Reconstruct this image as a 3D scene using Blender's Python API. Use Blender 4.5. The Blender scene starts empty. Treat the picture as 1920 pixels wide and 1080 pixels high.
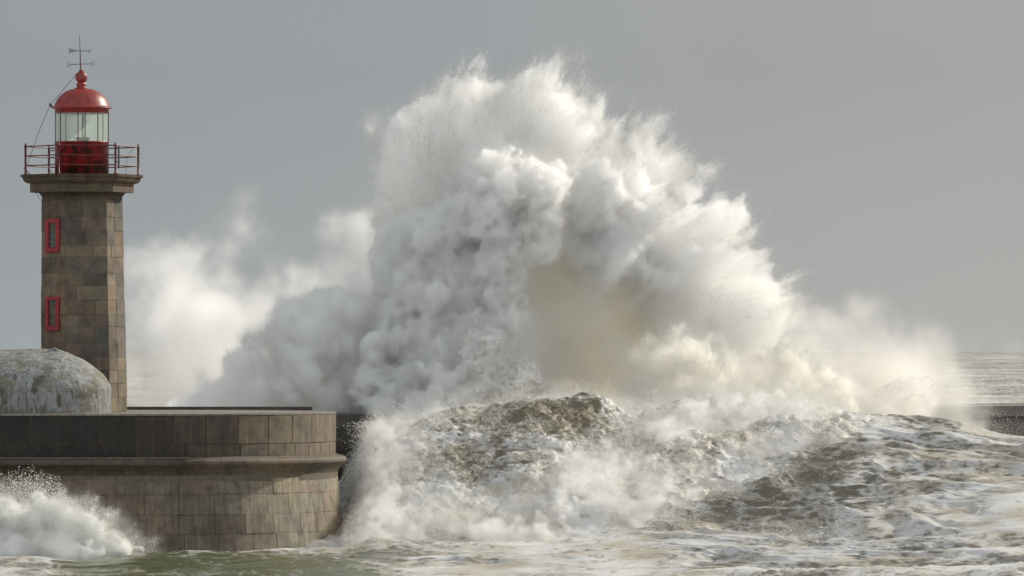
import bpy, bmesh, math, random, time
import numpy as np
from mathutils import Vector, Matrix, noise as mnoise
T0 = time.time()
SC = bpy.context.scene
COL = SC.collection
F = 11364.0                      # focal length in photo pixels
HZ = 655.0                       # horizon row
EYE = 7.0                        # eye height above the sea

# ------------------------------------------------------------------ camera
cam = bpy.data.objects.new('camera', bpy.data.cameras.new('camera'))
COL.objects.link(cam); SC.camera = cam
cam.location = (0, 0, EYE); cam.rotation_euler = (math.pi/2, 0, 0)
cam.data.sensor_width = 36; cam.data.lens = 36*F/1920
cam.data.shift_y = (HZ-540)/1920
cam.data.clip_start = 1; cam.data.clip_end = 30000

# ------------------------------------------------------------------ sky and sun
SUN_AZ, SUN_EL = math.radians(36), math.radians(31)     # azimuth from +X towards +Y
sdir = Vector((math.cos(SUN_AZ)*math.cos(SUN_EL), math.sin(SUN_AZ)*math.cos(SUN_EL), math.sin(SUN_EL)))
w = bpy.data.worlds.new('World'); SC.world = w; w.use_nodes = True
nt = w.node_tree; nt.nodes.clear(); N = nt.nodes.new; L = nt.links.new
out = N('ShaderNodeOutputWorld'); bg = N('ShaderNodeBackground'); L(bg.outputs[0], out.inputs[0])
sky = N('ShaderNodeTexSky'); sky.sky_type = 'NISHITA'; sky.sun_disc = False
sky.sun_elevation = SUN_EL; sky.sun_rotation = math.pi/2-SUN_AZ
sky.air_density = 1.0; sky.dust_density = 3.0; sky.ozone_density = 1.0
hs = N('ShaderNodeHueSaturation'); hs.inputs['Saturation'].default_value = .35; L(sky.outputs[0], hs.inputs['Color'])
# heavy rain cloud over the whole sky: cool grey to the left, a little warmer and lighter to the right and low down
tc = N('ShaderNodeTexCoord'); sx = N('ShaderNodeSeparateXYZ'); L(tc.outputs['Generated'], sx.inputs[0])
mrx = N('ShaderNodeMapRange'); mrx.inputs[1].default_value = -.085; mrx.inputs[2].default_value = .11; L(sx.outputs[0], mrx.inputs[0])
cx = N('ShaderNodeMixRGB'); cx.inputs[1].default_value = (2.95, 3.25, 3.48, 1); cx.inputs[2].default_value = (3.85, 3.82, 3.80, 1); L(mrx.outputs[0], cx.inputs[0])
mrz = N('ShaderNodeMapRange'); mrz.inputs[1].default_value = .045; mrz.inputs[2].default_value = -.002; L(sx.outputs[2], mrz.inputs[0])
cz = N('ShaderNodeMixRGB'); cz.blend_type = 'MULTIPLY'; cz.inputs[2].default_value = (1.24, 1.21, 1.16, 1); L(mrz.outputs[0], cz.inputs[0]); L(cx.outputs[0], cz.inputs[1])
cn = N('ShaderNodeTexNoise'); cn.inputs['Scale'].default_value = 16; cn.inputs['Detail'].default_value = 3; L(tc.outputs['Generated'], cn.inputs['Vector'])
cr = N('ShaderNodeMapRange'); cr.inputs[3].default_value = .95; cr.inputs[4].default_value = 1.05; L(cn.outputs[0], cr.inputs[0])
cm = N('ShaderNodeMixRGB'); cm.blend_type = 'MULTIPLY'; cm.inputs[0].default_value = 1; L(cz.outputs[0], cm.inputs[1]); L(cr.outputs[0], cm.inputs[2])
# the cloud bank lies out to sea; behind the viewer the cloud is broken and the sky brighter and bluer
mry = N('ShaderNodeMapRange'); mry.inputs[1].default_value = .35; mry.inputs[2].default_value = -.5; mry.inputs[3].default_value = .08; mry.inputs[4].default_value = .5; L(sx.outputs[1], mry.inputs[0])
cb = N('ShaderNodeMixRGB'); cb.inputs[2].default_value = (8.2, 8.7, 9.3, 1); L(mry.outputs[0], cb.inputs[0]); L(cm.outputs[0], cb.inputs[1])
mry.inputs[3].default_value = 0; mry.inputs[4].default_value = 1
mix = N('ShaderNodeMixRGB'); mix.inputs[0].default_value = .92; L(hs.outputs[0], mix.inputs[1]); L(cb.outputs[0], mix.inputs[2])
L(mix.outputs[0], bg.inputs[0]); bg.inputs[1].default_value = .1
sl = bpy.data.lights.new('sun', 'SUN'); sl.energy = 4.1; sl.angle = math.radians(.5); sl.color = (1, .94, .82)
so = bpy.data.objects.new('sun', sl); COL.objects.link(so)
so.rotation_euler = (-sdir).to_track_quat('-Z', 'Y').to_euler(); so.location = (60, 260, 60)
SC.view_settings.view_transform = 'Standard'; SC.view_settings.look = 'None'
SC.view_settings.exposure = 0; SC.view_settings.gamma = 1
cy = SC.cycles
cy.max_bounces = 20; cy.diffuse_bounces = 4; cy.glossy_bounces = 3; cy.transmission_bounces = 6; cy.transparent_max_bounces = 12
cy.volume_bounces = 16; cy.volume_step_rate = 1.6; cy.volume_max_steps = 512
cy.use_denoising = True; cy.caustics_reflective = False; cy.caustics_refractive = False
cy.sample_clamp_indirect = 6

# ------------------------------------------------------------------ helpers
def W(px, py, D):                # a point of the place from its direction and its real distance
    return np.array([(px-960)*D/F, D, EYE-(py-HZ)*D/F])
_lat = {}
def vnoise(p, seed):             # smooth value noise, p = (x, y, z) float32 arrays
    if seed not in _lat:
        _lat[seed] = np.random.default_rng(seed+77).random((32, 32, 32), dtype=np.float32)*2-1
    r = _lat[seed]
    out = np.empty(p[0].shape, np.float32)
    x, y, z = (a.ravel() for a in p); o = out.ravel()
    CH = 400000
    for s in range(0, x.size, CH):
        e = min(s+CH, x.size)
        ii, ff = [], []
        for a in (x, y, z):
            fl = np.floor(a[s:e]); t = (a[s:e]-fl).astype(np.float32)
            ii.append(fl.astype(np.int32)); ff.append(t*t*t*(t*(t*6-15)+10))
        x0, y0, z0 = (i & 31 for i in ii); x1, y1, z1 = ((i+1) & 31 for i in ii)
        u, v, q = ff
        def lerp(a, b, t): return a+(b-a)*t
        o[s:e] = lerp(lerp(lerp(r[x0, y0, z0], r[x1, y0, z0], u), lerp(r[x0, y1, z0], r[x1, y1, z0], u), v),
                      lerp(lerp(r[x0, y0, z1], r[x1, y0, z1], u), lerp(r[x0, y1, z1], r[x1, y1, z1], u), v), q)
    return o.reshape(p[0].shape)
_rot = np.array([[.36, .48, -.8], [-.8, .6, 0], [.48, .64, .6]], np.float32)
def rot(p, f, off):
    return [np.float32(f)*(_rot[i, 0]*p[0]+_rot[i, 1]*p[1]+_rot[i, 2]*p[2])+np.float32(off*(i+1)*1.37) for i in range(3)]
def fbm(p, f, octs, seed, gain=.5, kind='n'):
    s = 0; a = 1.0; tot = 0
    q = p
    for o in range(octs):
        q = rot(q, f if o == 0 else 2.03, seed*.73+o)
        n = vnoise(q, (seed+o) % 9)
        if kind == 'b': n = np.abs(n)*2-.7       # billow: round lumps, sharp creases
        if kind == 'r': n = 1-np.abs(n)*2.2      # ridges
        s = s+a*n; tot += a; a *= gain
    return s/tot
def ss(a, b, x):
    t = np.clip((x-a)/(b-a), 0, 1); return t*t*(3-2*t)

def prop(o, label=None, cat=None, group=None, kind=None):
    for k, v in (('label', label), ('category', cat), ('group', group), ('kind', kind)):
        if v: o[k] = v
    return o
def thing(name, label, cat, loc=(0, 0, 0), group=None):
    o = bpy.data.objects.new(name, None); COL.objects.link(o); o.location = loc
    o.empty_display_size = .5
    return prop(o, label, cat, group)
def link(name, me, mat, parent=None, smooth=False):
    if mat is not None: me.materials.append(mat)
    if smooth: me.polygons.foreach_set('use_smooth', [True]*len(me.polygons))
    o = bpy.data.objects.new(name, me); COL.objects.link(o)
    if parent is not None:
        o.parent = parent
        o.matrix_parent_inverse = parent.matrix_basis.inverted()
    return o
def np_mesh(name, co, faces, nper, attrs=()):
    me = bpy.data.meshes.new(name)
    nv, nf = len(co), len(faces)
    me.vertices.add(nv); me.vertices.foreach_set('co', np.ascontiguousarray(co, np.float32).ravel())
    me.loops.add(nf*nper); me.loops.foreach_set('vertex_index', np.ascontiguousarray(faces, np.int32).ravel())
    me.polygons.add(nf); me.polygons.foreach_set('loop_start', np.arange(0, nf*nper, nper, dtype=np.int32))
    for nm, arr in attrs:
        if arr.ndim == 2:
            at = me.attributes.new(nm, 'FLOAT_COLOR', 'POINT'); at.data.foreach_set('color', np.ascontiguousarray(arr, np.float32).ravel())
        else:
            at = me.attributes.new(nm, 'FLOAT', 'POINT'); at.data.foreach_set('value', np.ascontiguousarray(arr, np.float32))
    me.update(calc_edges=True)
    return me

# ------------------------------------------------------------------ materials
def mat(name):
    m = bpy.data.materials.new(name); m.use_nodes = True
    return m, m.node_tree, m.node_tree.nodes['Principled BSDF']
def nd(nt, t, **k):
    n = nt.nodes.new(t)
    for a, v in k.items():
        if a.startswith('i_'):
            key = a[2:].replace('_', ' ')
            n.inputs[int(key) if key.isdigit() else key].default_value = v
        else: setattr(n, a, v)
    return n
def ramp(nt, src, stops):
    r = nt.nodes.new('ShaderNodeValToRGB'); el = r.color_ramp.elements
    while len(el) < len(stops): el.new(.5)
    for e, (p, c) in zip(el, stops): e.position = p; e.color = (*c, 1) if len(c) == 3 else c
    nt.links.new(src, r.inputs[0]); return r
def plain(name, col, rough=.6, metal=0, bump=0, bscale=20, var=.25):
    m, nt, b = mat(name)
    tc = nd(nt, 'ShaderNodeTexCoord'); nz = nd(nt, 'ShaderNodeTexNoise', i_Scale=6.0, i_Detail=6.0)
    nt.links.new(tc.outputs['Object'], nz.inputs['Vector'])
    r = ramp(nt, nz.outputs[0], [(.3, tuple(c*(1-var) for c in col)), (.7, tuple(min(1, c*(1+var)) for c in col))])
    nt.links.new(r.outputs[0], b.inputs['Base Color'])
    b.inputs['Roughness'].default_value = rough; b.inputs['Metallic'].default_value = metal
    if bump:
        n2 = nd(nt, 'ShaderNodeTexNoise', i_Scale=float(bscale), i_Detail=5.0); nt.links.new(tc.outputs['Object'], n2.inputs['Vector'])
        bp = nd(nt, 'ShaderNodeBump', i_Strength=bump, i_Distance=.02); nt.links.new(n2.outputs[0], bp.inputs['Height']); nt.links.new(bp.outputs[0], b.inputs['Normal'])
    return m
def stone(name, streak=0.0, wet=0.0):
    """masonry: the colour of every block comes with the mesh, mottling, lichen, grain and pits are procedural"""
    m, nt, b = mat(name); Lk = nt.links.new
    at = nd(nt, 'ShaderNodeAttribute', attribute_name='col')
    tc = nd(nt, 'ShaderNodeTexCoord')
    n1 = nd(nt, 'ShaderNodeTexNoise', i_Scale=2.3, i_Detail=8.0, i_Roughness=.65); Lk(tc.outputs['Object'], n1.inputs['Vector'])
    r1 = ramp(nt, n1.outputs[0], [(.28, (.5, .47, .44)), (.5, (1, 1, 1)), (.75, (1.35, 1.28, 1.15))])
    mx = nd(nt, 'ShaderNodeMixRGB', blend_type='MULTIPLY', i_0=1.0); Lk(at.outputs['Color'], mx.inputs[1]); Lk(r1.outputs[0], mx.inputs[2])
    n2 = nd(nt, 'ShaderNodeTexNoise', i_Scale=38.0, i_Detail=4.0, i_Roughness=.7); Lk(tc.outputs['Object'], n2.inputs['Vector'])
    r2 = ramp(nt, n2.outputs[0], [(.3, (.62, .6, .58)), (.65, (1.15, 1.14, 1.1))])
    mx2 = nd(nt, 'ShaderNodeMixRGB', blend_type='MULTIPLY', i_0=.8); Lk(mx.outputs[0], mx2.inputs[1]); Lk(r2.outputs[0], mx2.inputs[2])
    nl = nd(nt, 'ShaderNodeTexNoise', i_Scale=.45, i_Detail=6.0, i_Roughness=.6); Lk(tc.outputs['Object'], nl.inputs['Vector'])
    rl = ramp(nt, nl.outputs[0], [(.34, (.62, .6, .58)), (.5, (1, 1, 1)), (.68, (1.25, 1.18, 1.05))])
    ml = nd(nt, 'ShaderNodeMixRGB', blend_type='MULTIPLY', i_0=.9); Lk(mx2.outputs[0], ml.inputs[1]); Lk(rl.outputs[0], ml.inputs[2])
    last = ml
    # rusty and black spots
    n3 = nd(nt, 'ShaderNodeTexNoise', i_Scale=3.7, i_Detail=3.0); mp = nd(nt, 'ShaderNodeMapping'); mp.inputs['Location'].default_value = (13, 7, 3)
    Lk(tc.outputs['Object'], mp.inputs[0]); Lk(mp.outputs[0], n3.inputs['Vector'])
    r3 = ramp(nt, n3.outputs[0], [(.66, (0, 0, 0)), (.74, (1, 1, 1))])
    m3 = nd(nt, 'ShaderNodeMixRGB', i_2=(.09, .055, .03, 1)); sc3 = nd(nt, 'ShaderNodeMath', operation='MULTIPLY', i_1=.55); Lk(r3.outputs[0], sc3.inputs[0])
    Lk(sc3.outputs[0], m3.inputs[0]); Lk(last.outputs[0], m3.inputs[1]); last = m3
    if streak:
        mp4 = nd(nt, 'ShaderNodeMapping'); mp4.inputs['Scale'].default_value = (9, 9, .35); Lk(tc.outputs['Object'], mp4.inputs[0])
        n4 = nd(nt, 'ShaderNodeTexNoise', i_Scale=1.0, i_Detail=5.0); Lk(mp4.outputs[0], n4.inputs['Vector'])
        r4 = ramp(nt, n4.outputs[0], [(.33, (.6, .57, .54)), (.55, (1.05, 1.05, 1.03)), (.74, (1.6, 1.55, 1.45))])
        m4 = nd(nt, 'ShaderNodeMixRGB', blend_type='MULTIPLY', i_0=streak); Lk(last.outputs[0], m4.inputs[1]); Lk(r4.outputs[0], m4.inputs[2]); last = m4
    Lk(last.outputs[0], b.inputs['Base Color'])
    b.inputs['Roughness'].default_value = .75-.3*wet
    b.inputs['Specular IOR Level'].default_value = .3+.2*wet
    ad = nd(nt, 'ShaderNodeMath', operation='ADD'); Lk(n1.outputs[0], ad.inputs[0]); Lk(n2.outputs[0], ad.inputs[1])
    bp = nd(nt, 'ShaderNodeBump', i_Strength=.55, i_Distance=.03); Lk(ad.outputs[0], bp.inputs['Height']); Lk(bp.outputs[0], b.inputs['Normal'])
    return m
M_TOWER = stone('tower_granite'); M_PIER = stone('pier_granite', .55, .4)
M_MORTAR = plain('mortar', (.125, .103, .075), .9, 0, .5, 40)
def paint_red(name):
    m, nt, b = mat(name); Lk = nt.links.new
    tc = nd(nt, 'ShaderNodeTexCoord'); n = nd(nt, 'ShaderNodeTexNoise', i_Scale=2.6, i_Detail=9.0, i_Roughness=.7); Lk(tc.outputs['Object'], n.inputs['Vector'])
    r = ramp(nt, n.outputs[0], [(.36, (.035, .012, .01)), (.46, (.2, .012, .012)), (.6, (.32, .018, .018)), (.72, (.36, .05, .03))])
    n2 = nd(nt, 'ShaderNodeTexNoise', i_Scale=7.0, i_Detail=6.0); Lk(tc.outputs['Object'], n2.inputs['Vector'])
    r2 = ramp(nt, n2.outputs[0], [(.68, (0, 0, 0)), (.72, (1, 1, 1))])
    mx = nd(nt, 'ShaderNodeMixRGB', i_2=(.12, .1, .08, 1)); Lk(r2.outputs[0], mx.inputs[0]); Lk(r.outputs[0], mx.inputs[1])
    Lk(mx.outputs[0], b.inputs['Base Color']); b.inputs['Roughness'].default_value = .38
    bp = nd(nt, 'ShaderNodeBump', i_Strength=.3, i_Distance=.01); Lk(n2.outputs[0], bp.inputs['Height']); Lk(bp.outputs[0], b.inputs['Normal'])
    return m
M_RED = paint_red('worn_red_paint')
M_BASE = paint_red('sooty_red_paint')
_e = [n for n in M_BASE.node_tree.nodes if n.type == 'VALTORGB'][0].color_ramp.elements
_e[0].position = .44; _e[1].position = .54; _e[2].position = .68; _e[3].position = .9
M_FRAME = plain('red_window_paint', (.25, .011, .013), .5, 0, .3, 30, .35)
M_DOME = plain('dome_red', (.22, .022, .016), .42, 0, .25, 12, .35)
M_RAIL = plain('rail_red', (.095, .010, .011), .45, 0, .3, 60, .5)
M_GREY = plain('galvanised', (.22, .22, .195), .5, .3, 0, 20, .15)
M_DARK = plain('dark_metal', (.05, .045, .04), .6)
M_LAMP = plain('lamp_metal', (.22, .26, .28), .35, .5)
M_PANE = plain('window_grime', (.06, .065, .055), .25, 0, .2, 20, .35)
def glass():
    m, nt, b = mat('salt_glass'); Lk = nt.links.new; nt.nodes.remove(b); o = nt.nodes['Material Output']
    t = nd(nt, 'ShaderNodeBsdfTransparent', i_Color=(.88, .96, .9, 1)); d = nd(nt, 'ShaderNodeBsdfTranslucent', i_Color=(.80, .86, .78, 1)); g = nd(nt, 'ShaderNodeBsdfGlossy', i_Roughness=.08)
    a = nd(nt, 'ShaderNodeMixShader', i_0=.3); Lk(t.outputs[0], a.inputs[1]); Lk(d.outputs[0], a.inputs[2])
    c = nd(nt, 'ShaderNodeMixShader', i_0=.06); Lk(a.outputs[0], c.inputs[1]); Lk(g.outputs[0], c.inputs[2])
    Lk(c.outputs[0], o.inputs[0]); return m
M_GLASS = glass()
def whitewash():
    m, nt, b = mat('peeling_whitewash'); Lk = nt.links.new
    tc = nd(nt, 'ShaderNodeTexCoord')
    def nz(s, d, loc, sc=(1, 1, 1)):
        mp = nd(nt, 'ShaderNodeMapping'); mp.inputs['Location'].default_value = loc; mp.inputs['Scale'].default_value = sc; Lk(tc.outputs['Object'], mp.inputs[0])
        n = nd(nt, 'ShaderNodeTexNoise', i_Scale=s, i_Detail=d, i_Roughness=.65); Lk(mp.outputs[0], n.inputs['Vector']); return n
    base = ramp(nt, nz(5, 8, (0, 0, 0)).outputs[0], [(.3, (.15, .15, .138)), (.6, (.27, .275, .262))])
    last = base
    for n, lo, hi, c in ((nz(1.1, 8, (4, 2, 9), (1, 1, 1.6)), .52, .57, (.15, .14, .095)), (nz(1.5, 9, (1, 8, 3), (1.3, 1, .7)), .585, .61, (.09, .075, .06)),
                         (nz(4, 9, (7, 1, 5), (2.2, 2.2, .5)), .54, .58, (.13, .115, .095)), (nz(.6, 6, (3.3, 6, 2)), .64, .7, (.30, .14, .05))):
        r = ramp(nt, n.outputs[0], [(lo, (0, 0, 0)), (hi, (1, 1, 1))])
        mx = nd(nt, 'ShaderNodeMixRGB', i_2=(*c, 1)); Lk(r.outputs[0], mx.inputs[0]); Lk(last.outputs[0], mx.inputs[1]); last = mx
    Lk(last.outputs[0], b.inputs['Base Color']); b.inputs['Roughness'].default_value = .8
    n = nz(12, 8, (2, 2, 2)); bp = nd(nt, 'ShaderNodeBump', i_Strength=.7, i_Distance=.04); Lk(n.outputs[0], bp.inputs['Height']); Lk(bp.outputs[0], b.inputs['Normal'])
    return m
M_WHITE = whitewash()
M_DECK = plain('deck_granite', (.20, .17, .135), .55, 0, .6, 25, .35)
M_BREAK = plain('wet_concrete', (.05, .042, .034), .5, 0, .5, 8, .4)

# ------------------------------------------------------------------ masonry
class MB:
    def __init__(s): s.bm = bmesh.new(); s.c = s.bm.loops.layers.float_color.new('col')
    def quad(s, vs, col):
        f = s.bm.faces.new(vs)
        for l in f.loops: l[s.c] = (*col, 1)
        return f
    def block(s, surf, s0, s1, z0, z1, col, d=.0, gap=.007, step=.45, back=.09):
        ns = max(1, int(math.ceil((s1-s0)/step)))
        a0, a1, b0, b1 = s0+gap, s1-gap, z0+gap, z1-gap
        bev = .008
        def row(z, off, ins): return [s.bm.verts.new(surf(a0+ins+(a1-a0-2*ins)*i/ns, z, off)) for i in range(ns+1)]
        rows = [row(b0, -back, 0), row(b0, d-bev, 0), row(b0+bev, d, bev), row(b1-bev, d, bev), row(b1, d-bev, 0), row(b1, -back, 0)]
        for r, q in zip(rows, rows[1:]):
            for i in range(ns): s.quad((r[i], r[i+1], q[i+1], q[i]), col)
        for i in (0, ns):
            vs = [r[i] for r in rows]
            s.quad(vs if i == 0 else vs[::-1], col)
    def sheet(s, surf, s0, s1, z0, z1, off, col, ns, nz=1):
        g = [[s.bm.verts.new(surf(s0+(s1-s0)*i/ns, z0+(z1-z0)*j/nz, off)) for i in range(ns+1)] for j in range(nz+1)]
        for j in range(nz):
            for i in range(ns): s.quad((g[j][i], g[j][i+1], g[j+1][i+1], g[j+1][i]), col)
    def mesh(s, name):
        me = bpy.data.meshes.new(name); bmesh.ops.recalc_face_normals(s.bm, faces=s.bm.faces); s.bm.to_mesh(me); s.bm.free(); return me
def lathe(name, prof, mat, parent, cx, cyy, seg=48, lean=0, smooth=True):
    bm = bmesh.new(); rings = []
    for r, z in prof:
        rings.append([bm.verts.new((cx+max(r, .0005)*math.cos(2*math.pi*i/seg), cyy+max(r, .0005)*math.sin(2*math.pi*i/seg), z)) for i in range(seg)])
    for a, b in zip(rings, rings[1:]):
        for i in range(seg): bm.faces.new((a[i], a[(i+1) % seg], b[(i+1) % seg], b[i]))
    bm.faces.new(rings[0][::-1]); bm.faces.new(rings[-1])
    bmesh.ops.recalc_face_normals(bm, faces=bm.faces)
    me = bpy.data.meshes.new(name); bm.to_mesh(me); bm.free()
    o = link(name, me, mat, parent, smooth)
    return o
def tube_bm(bm, pts, rad, seg=8):
    pts = [Vector(p) for p in pts]; rings = []
    for i, p in enumerate(pts):
        d = (pts[min(i+1, len(pts)-1)]-pts[max(i-1, 0)]).normalized()
        u = d.cross(Vector((0, .3, 1))); u = u.normalized() if u.length > .05 else Vector((1, 0, 0)); v = d.cross(u)
        r = rad[i] if isinstance(rad, (list, tuple)) else rad
        rings.append([bm.verts.new(p+r*(math.cos(2*math.pi*k/seg)*u+math.sin(2*math.pi*k/seg)*v)) for k in range(seg)])
    for a, b in zip(rings, rings[1:]):
        for k in range(seg): bm.faces.new((a[k], a[(k+1) % seg], b[(k+1) % seg], b[k]))
    bm.faces.new(rings[0][::-1]); bm.faces.new(rings[-1])
def box_bm(bm, c, size, R=None):
    r = bmesh.ops.create_cube(bm, size=1)
    for v in r['verts']:
        p = Vector((v.co.x*size[0], v.co.y*size[1], v.co.z*size[2]))
        v.co = (R @ p if R else p)+Vector(c)
def done(name, bm, mat, parent, smooth=False):
    bmesh.ops.recalc_face_normals(bm, faces=bm.faces)
    me = bpy.data.meshes.new(name); bm.to_mesh(me); bm.free(); return link(name, me, mat, parent, smooth)
rnd = random.Random(5)
def jig(c, v=.15):
    k = 1+rnd.uniform(-v, v); return tuple(max(.005, x*k*(1+rnd.uniform(-.05, .05))) for x in c)

# ------------------------------------------------------------------ pier
DECK = 4.92; PR = 7.0; PCX = (236-960)*202/F; PCY = 202.0
pier = thing('pier', 'brown granite pier with rounded end and roll moulding under the lighthouse', 'pier', (PCX, PCY, 0))
ARC0 = 24.0                     # straight length to the left
def pier_off(z):                # profile: offset outwards at height z
    if z > 3.5: return 0.0
    if z > 2.86:                # roll moulding and the cove below it
        t = (3.5-z)/.64
        if t < .34: return (.36*math.sqrt(max(0, 1-((t-.2)/.2)**2))) if t < .2 else .36-.10*(t-.2)**2
        return .358-.305*(1-(1-(t-.34)/.66)**1.7)
    return .05+(2.86-z)*.105
def pier_surf(s, z, off):
    o = PR+pier_off(z)+off
    if s < ARC0: return Vector((PCX-ARC0+s, PCY-o, z))
    a = (s-ARC0)/PR
    if a < math.pi: return Vector((PCX+o*math.sin(a), PCY-o*math.cos(a), z))
    return Vector((PCX-(s-ARC0-math.pi*PR), PCY+o, z))
SEND = ARC0+math.pi*PR
mb = MB()
courses = [(4.86, 3.93), (3.93, 3.52)]
zz = 2.86
for h in (.55, .66, .62, .58, .6, .62): courses.append((zz, zz-h)); zz -= h
for k, (z1, z0) in enumerate(courses):
    s = 0.0
    while s < SEND:
        ln = rnd.uniform(.95, 1.35) if k != 1 else rnd.uniform(.5, 1.3)
        if k == 0: ln = rnd.uniform(1.05, 1.25)
        e = min(SEND, s+ln)
        if SEND-e < .4: e = SEND
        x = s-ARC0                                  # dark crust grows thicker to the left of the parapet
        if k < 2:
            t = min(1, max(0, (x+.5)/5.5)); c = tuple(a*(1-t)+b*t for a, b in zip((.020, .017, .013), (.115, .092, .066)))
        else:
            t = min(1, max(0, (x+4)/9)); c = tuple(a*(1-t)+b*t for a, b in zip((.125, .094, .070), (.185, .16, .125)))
        q = 1+.45*min(1, max(0, (x-3)/4)); c = tuple(v*q for v in c)  # sunlight on the rounded right end painted into the block colour
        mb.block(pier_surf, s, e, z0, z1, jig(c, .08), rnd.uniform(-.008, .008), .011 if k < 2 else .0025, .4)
        s = e
# roll moulding in long stones
s = 0.0
while s < SEND:
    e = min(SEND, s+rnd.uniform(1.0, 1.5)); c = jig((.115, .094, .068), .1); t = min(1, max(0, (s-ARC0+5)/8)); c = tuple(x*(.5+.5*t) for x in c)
    n = max(1, int((e-s)/.35)); nz = 18; g = .006
    G = [[mb.bm.verts.new(pier_surf(s+g+(e-s-2*g)*i/n, 2.87+.64*j/nz, 0)) for i in range(n+1)] for j in range(nz+1)]
    for j in range(nz):
        for i in range(n): mb.quad((G[j][i], G[j][i+1], G[j+1][i+1], G[j+1][i]), c)
    s = e
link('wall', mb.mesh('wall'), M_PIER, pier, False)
mb = MB(); mb.sheet(pier_surf, -2, SEND+20, -1.6, 3.0, -.03, (.06, .05, .04), 160, 10); mb.sheet(pier_surf, -2, SEND+20, 2.85, 3.6, -.03, (.3, .25, .2), 160, 12); mb.sheet(pier_surf, -2, SEND+20, 3.5, 4.85, -.03, (.3, .25, .2), 160, 2)
link('mortar_bed', mb.mesh('mortar_bed'), M_MORTAR, pier)
bm = bmesh.new()
top = [pier_surf(s, 4.92, .015) for s in np.linspace(-2, SEND+26, 120)]; low = [Vector((p.x, p.y, 4.865)) for p in top]
tv = [bm.verts.new(p) for p in top]; lv = [bm.verts.new(p) for p in low]
bm.faces.new(tv)
for i in range(len(tv)-1): bm.faces.new((lv[i], lv[i+1], tv[i+1], tv[i]))
done('deck', bm, M_DECK, pier)
# low kerb along the back edge
bm = bmesh.new(); box_bm(bm, (PCX-9, PCY+PR-.35, 4.96), (30, .5, .13)); done('kerb', bm, M_BREAK, pier)

# ------------------------------------------------------------------ lighthouse
TY = 202.0; TS = TY/F
def tz(py): return EYE-(py-HZ)*TS
def tx(px): return (px-960)*TS
LH = thing('lighthouse', 'small hexagonal stone lighthouse with red lantern and dome on the pier', 'lighthouse', (tx(157), TY, DECK))
TH0 = math.radians(-10)
def hexsurf(prof_r, lean=True):
    """perimeter coordinate s in units of faces (0..6) -> point on a hexagon of corner radius prof_r(z)"""
    def f(s, z, off):
        r = prof_r(z)+off; k = int(math.floor(s)) % 6; t = s-math.floor(s)
        a, b = (TH0+math.pi/3*k, TH0+math.pi/3*(k+1))
        p = Vector((math.cos(a), -math.sin(a), 0))*(1-t)+Vector((math.cos(b), -math.sin(b), 0))*t
        py = HZ+(EYE-z)/TS; ax = tx(154+3.5*(py-376)/(772-376)) if py > 330 else tx(154)
        return Vector((ax+p.x*r, TY+p.y*r, z))
    return f
def shaft_r(z): return (76+5.7*((HZ+(EYE-z)/TS)-376)/(772-376))*TS
hs_ = hexsurf(shaft_r)
mb = MB(); rows = [772]
for h in (26, 27, 25, 24, 27, 30, 22, 28, 26, 24, 30, 22, 27, 26, 24, 30): rows.append(rows[-1]-h)
rows = [y for y in rows if y > 385]+[376]
for y1, y0 in zip(rows, rows[1:]):
    z0, z1 = tz(y1), tz(y0)
    for k in range(6):
        cuts = sorted([0, 1]+[c for c in ([.5] if k == 0 and rnd.random() < .85 else [rnd.uniform(.25, .75)] if rnd.random() < .8 else [.33, .68])])
        cuts = [0]+[c for c in cuts if .1 < c < .9]+[1]
        for a, b in zip(cuts, cuts[1:]):
            base = rnd.choice([(.15, .118, .082), (.165, .125, .085), (.135, .112, .085), (.145, .11, .072), (.19, .14, .09), (.125, .108, .085)])
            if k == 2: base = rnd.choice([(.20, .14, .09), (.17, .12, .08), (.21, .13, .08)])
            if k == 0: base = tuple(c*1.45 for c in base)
            gm = sum(base)/3; base = tuple((.72*c+.28*gm)*.84 for c in base); mb.block(lambda s, z, off, k=k: hs_(k+min(max(s/1.0, 0), .9999), z, off), a, b, z0, z1, jig(base, .22), rnd.uniform(-.008, .014), .005, .5)
link('tower', mb.mesh('tower'), M_TOWER, LH)
mb = MB(); hs2 = hexsurf(shaft_r)
for k in range(6): mb.sheet(lambda s, z, off, k=k: hs2(k+min(s, .9999), z, off), 0, 1, tz(774), tz(372), -.012, (1, 1, 1), 1, 6)
link('tower_mortar', mb.mesh('tower_mortar'), M_MORTAR, LH)
# cornice: neck moulding, block course, ovolo, slab
mb = MB()
def hexring(py0, py1, r0, r1, col, split=1, nz=1):
    cs = hexsurf(lambda z: 0)
    for k in range(6):
        for q in range(split):
            c = jig(col, .15)
            G = []
            for j in range(nz+1):
                t = j/nz; r = (r0(t) if callable(r0) else r0+(r1-r0)*t)*TS/.985
                z = tz(py0+(py1-py0)*t)
                G.append([mb.bm.verts.new(cs(k+min((q+u*.985+.0075)/split, .9999), z, r)) for u in (0, 1)])
            for a, b in zip(G, G[1:]): mb.quad((a[0], a[1], b[1], b[0]), c)
def hexcap(py, r, col):
    cs = hexsurf(lambda z: 0); mb.quad([mb.bm.verts.new(cs(k, tz(py), r*TS/.985)) for k in range(6)], col)
CC = (.12, .088, .055)
hexring(376, 368, 74.5, 75, CC); hexring(368, 361.2, lambda t: 75+5*math.sin(t*math.pi/2), None, (.08, .06, .036), 1, 5); hexcap(361.5, 97, CC)
hexring(361.5, 345, 96.3, 96.3, (.13, .10, .066), 2); hexcap(361.4, 80, CC)
hexring(345, 333, lambda t: 97+13*math.sqrt(max(0, 1-(1-t)**2)), None, (.115, .085, .052), 2, 7)
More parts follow.
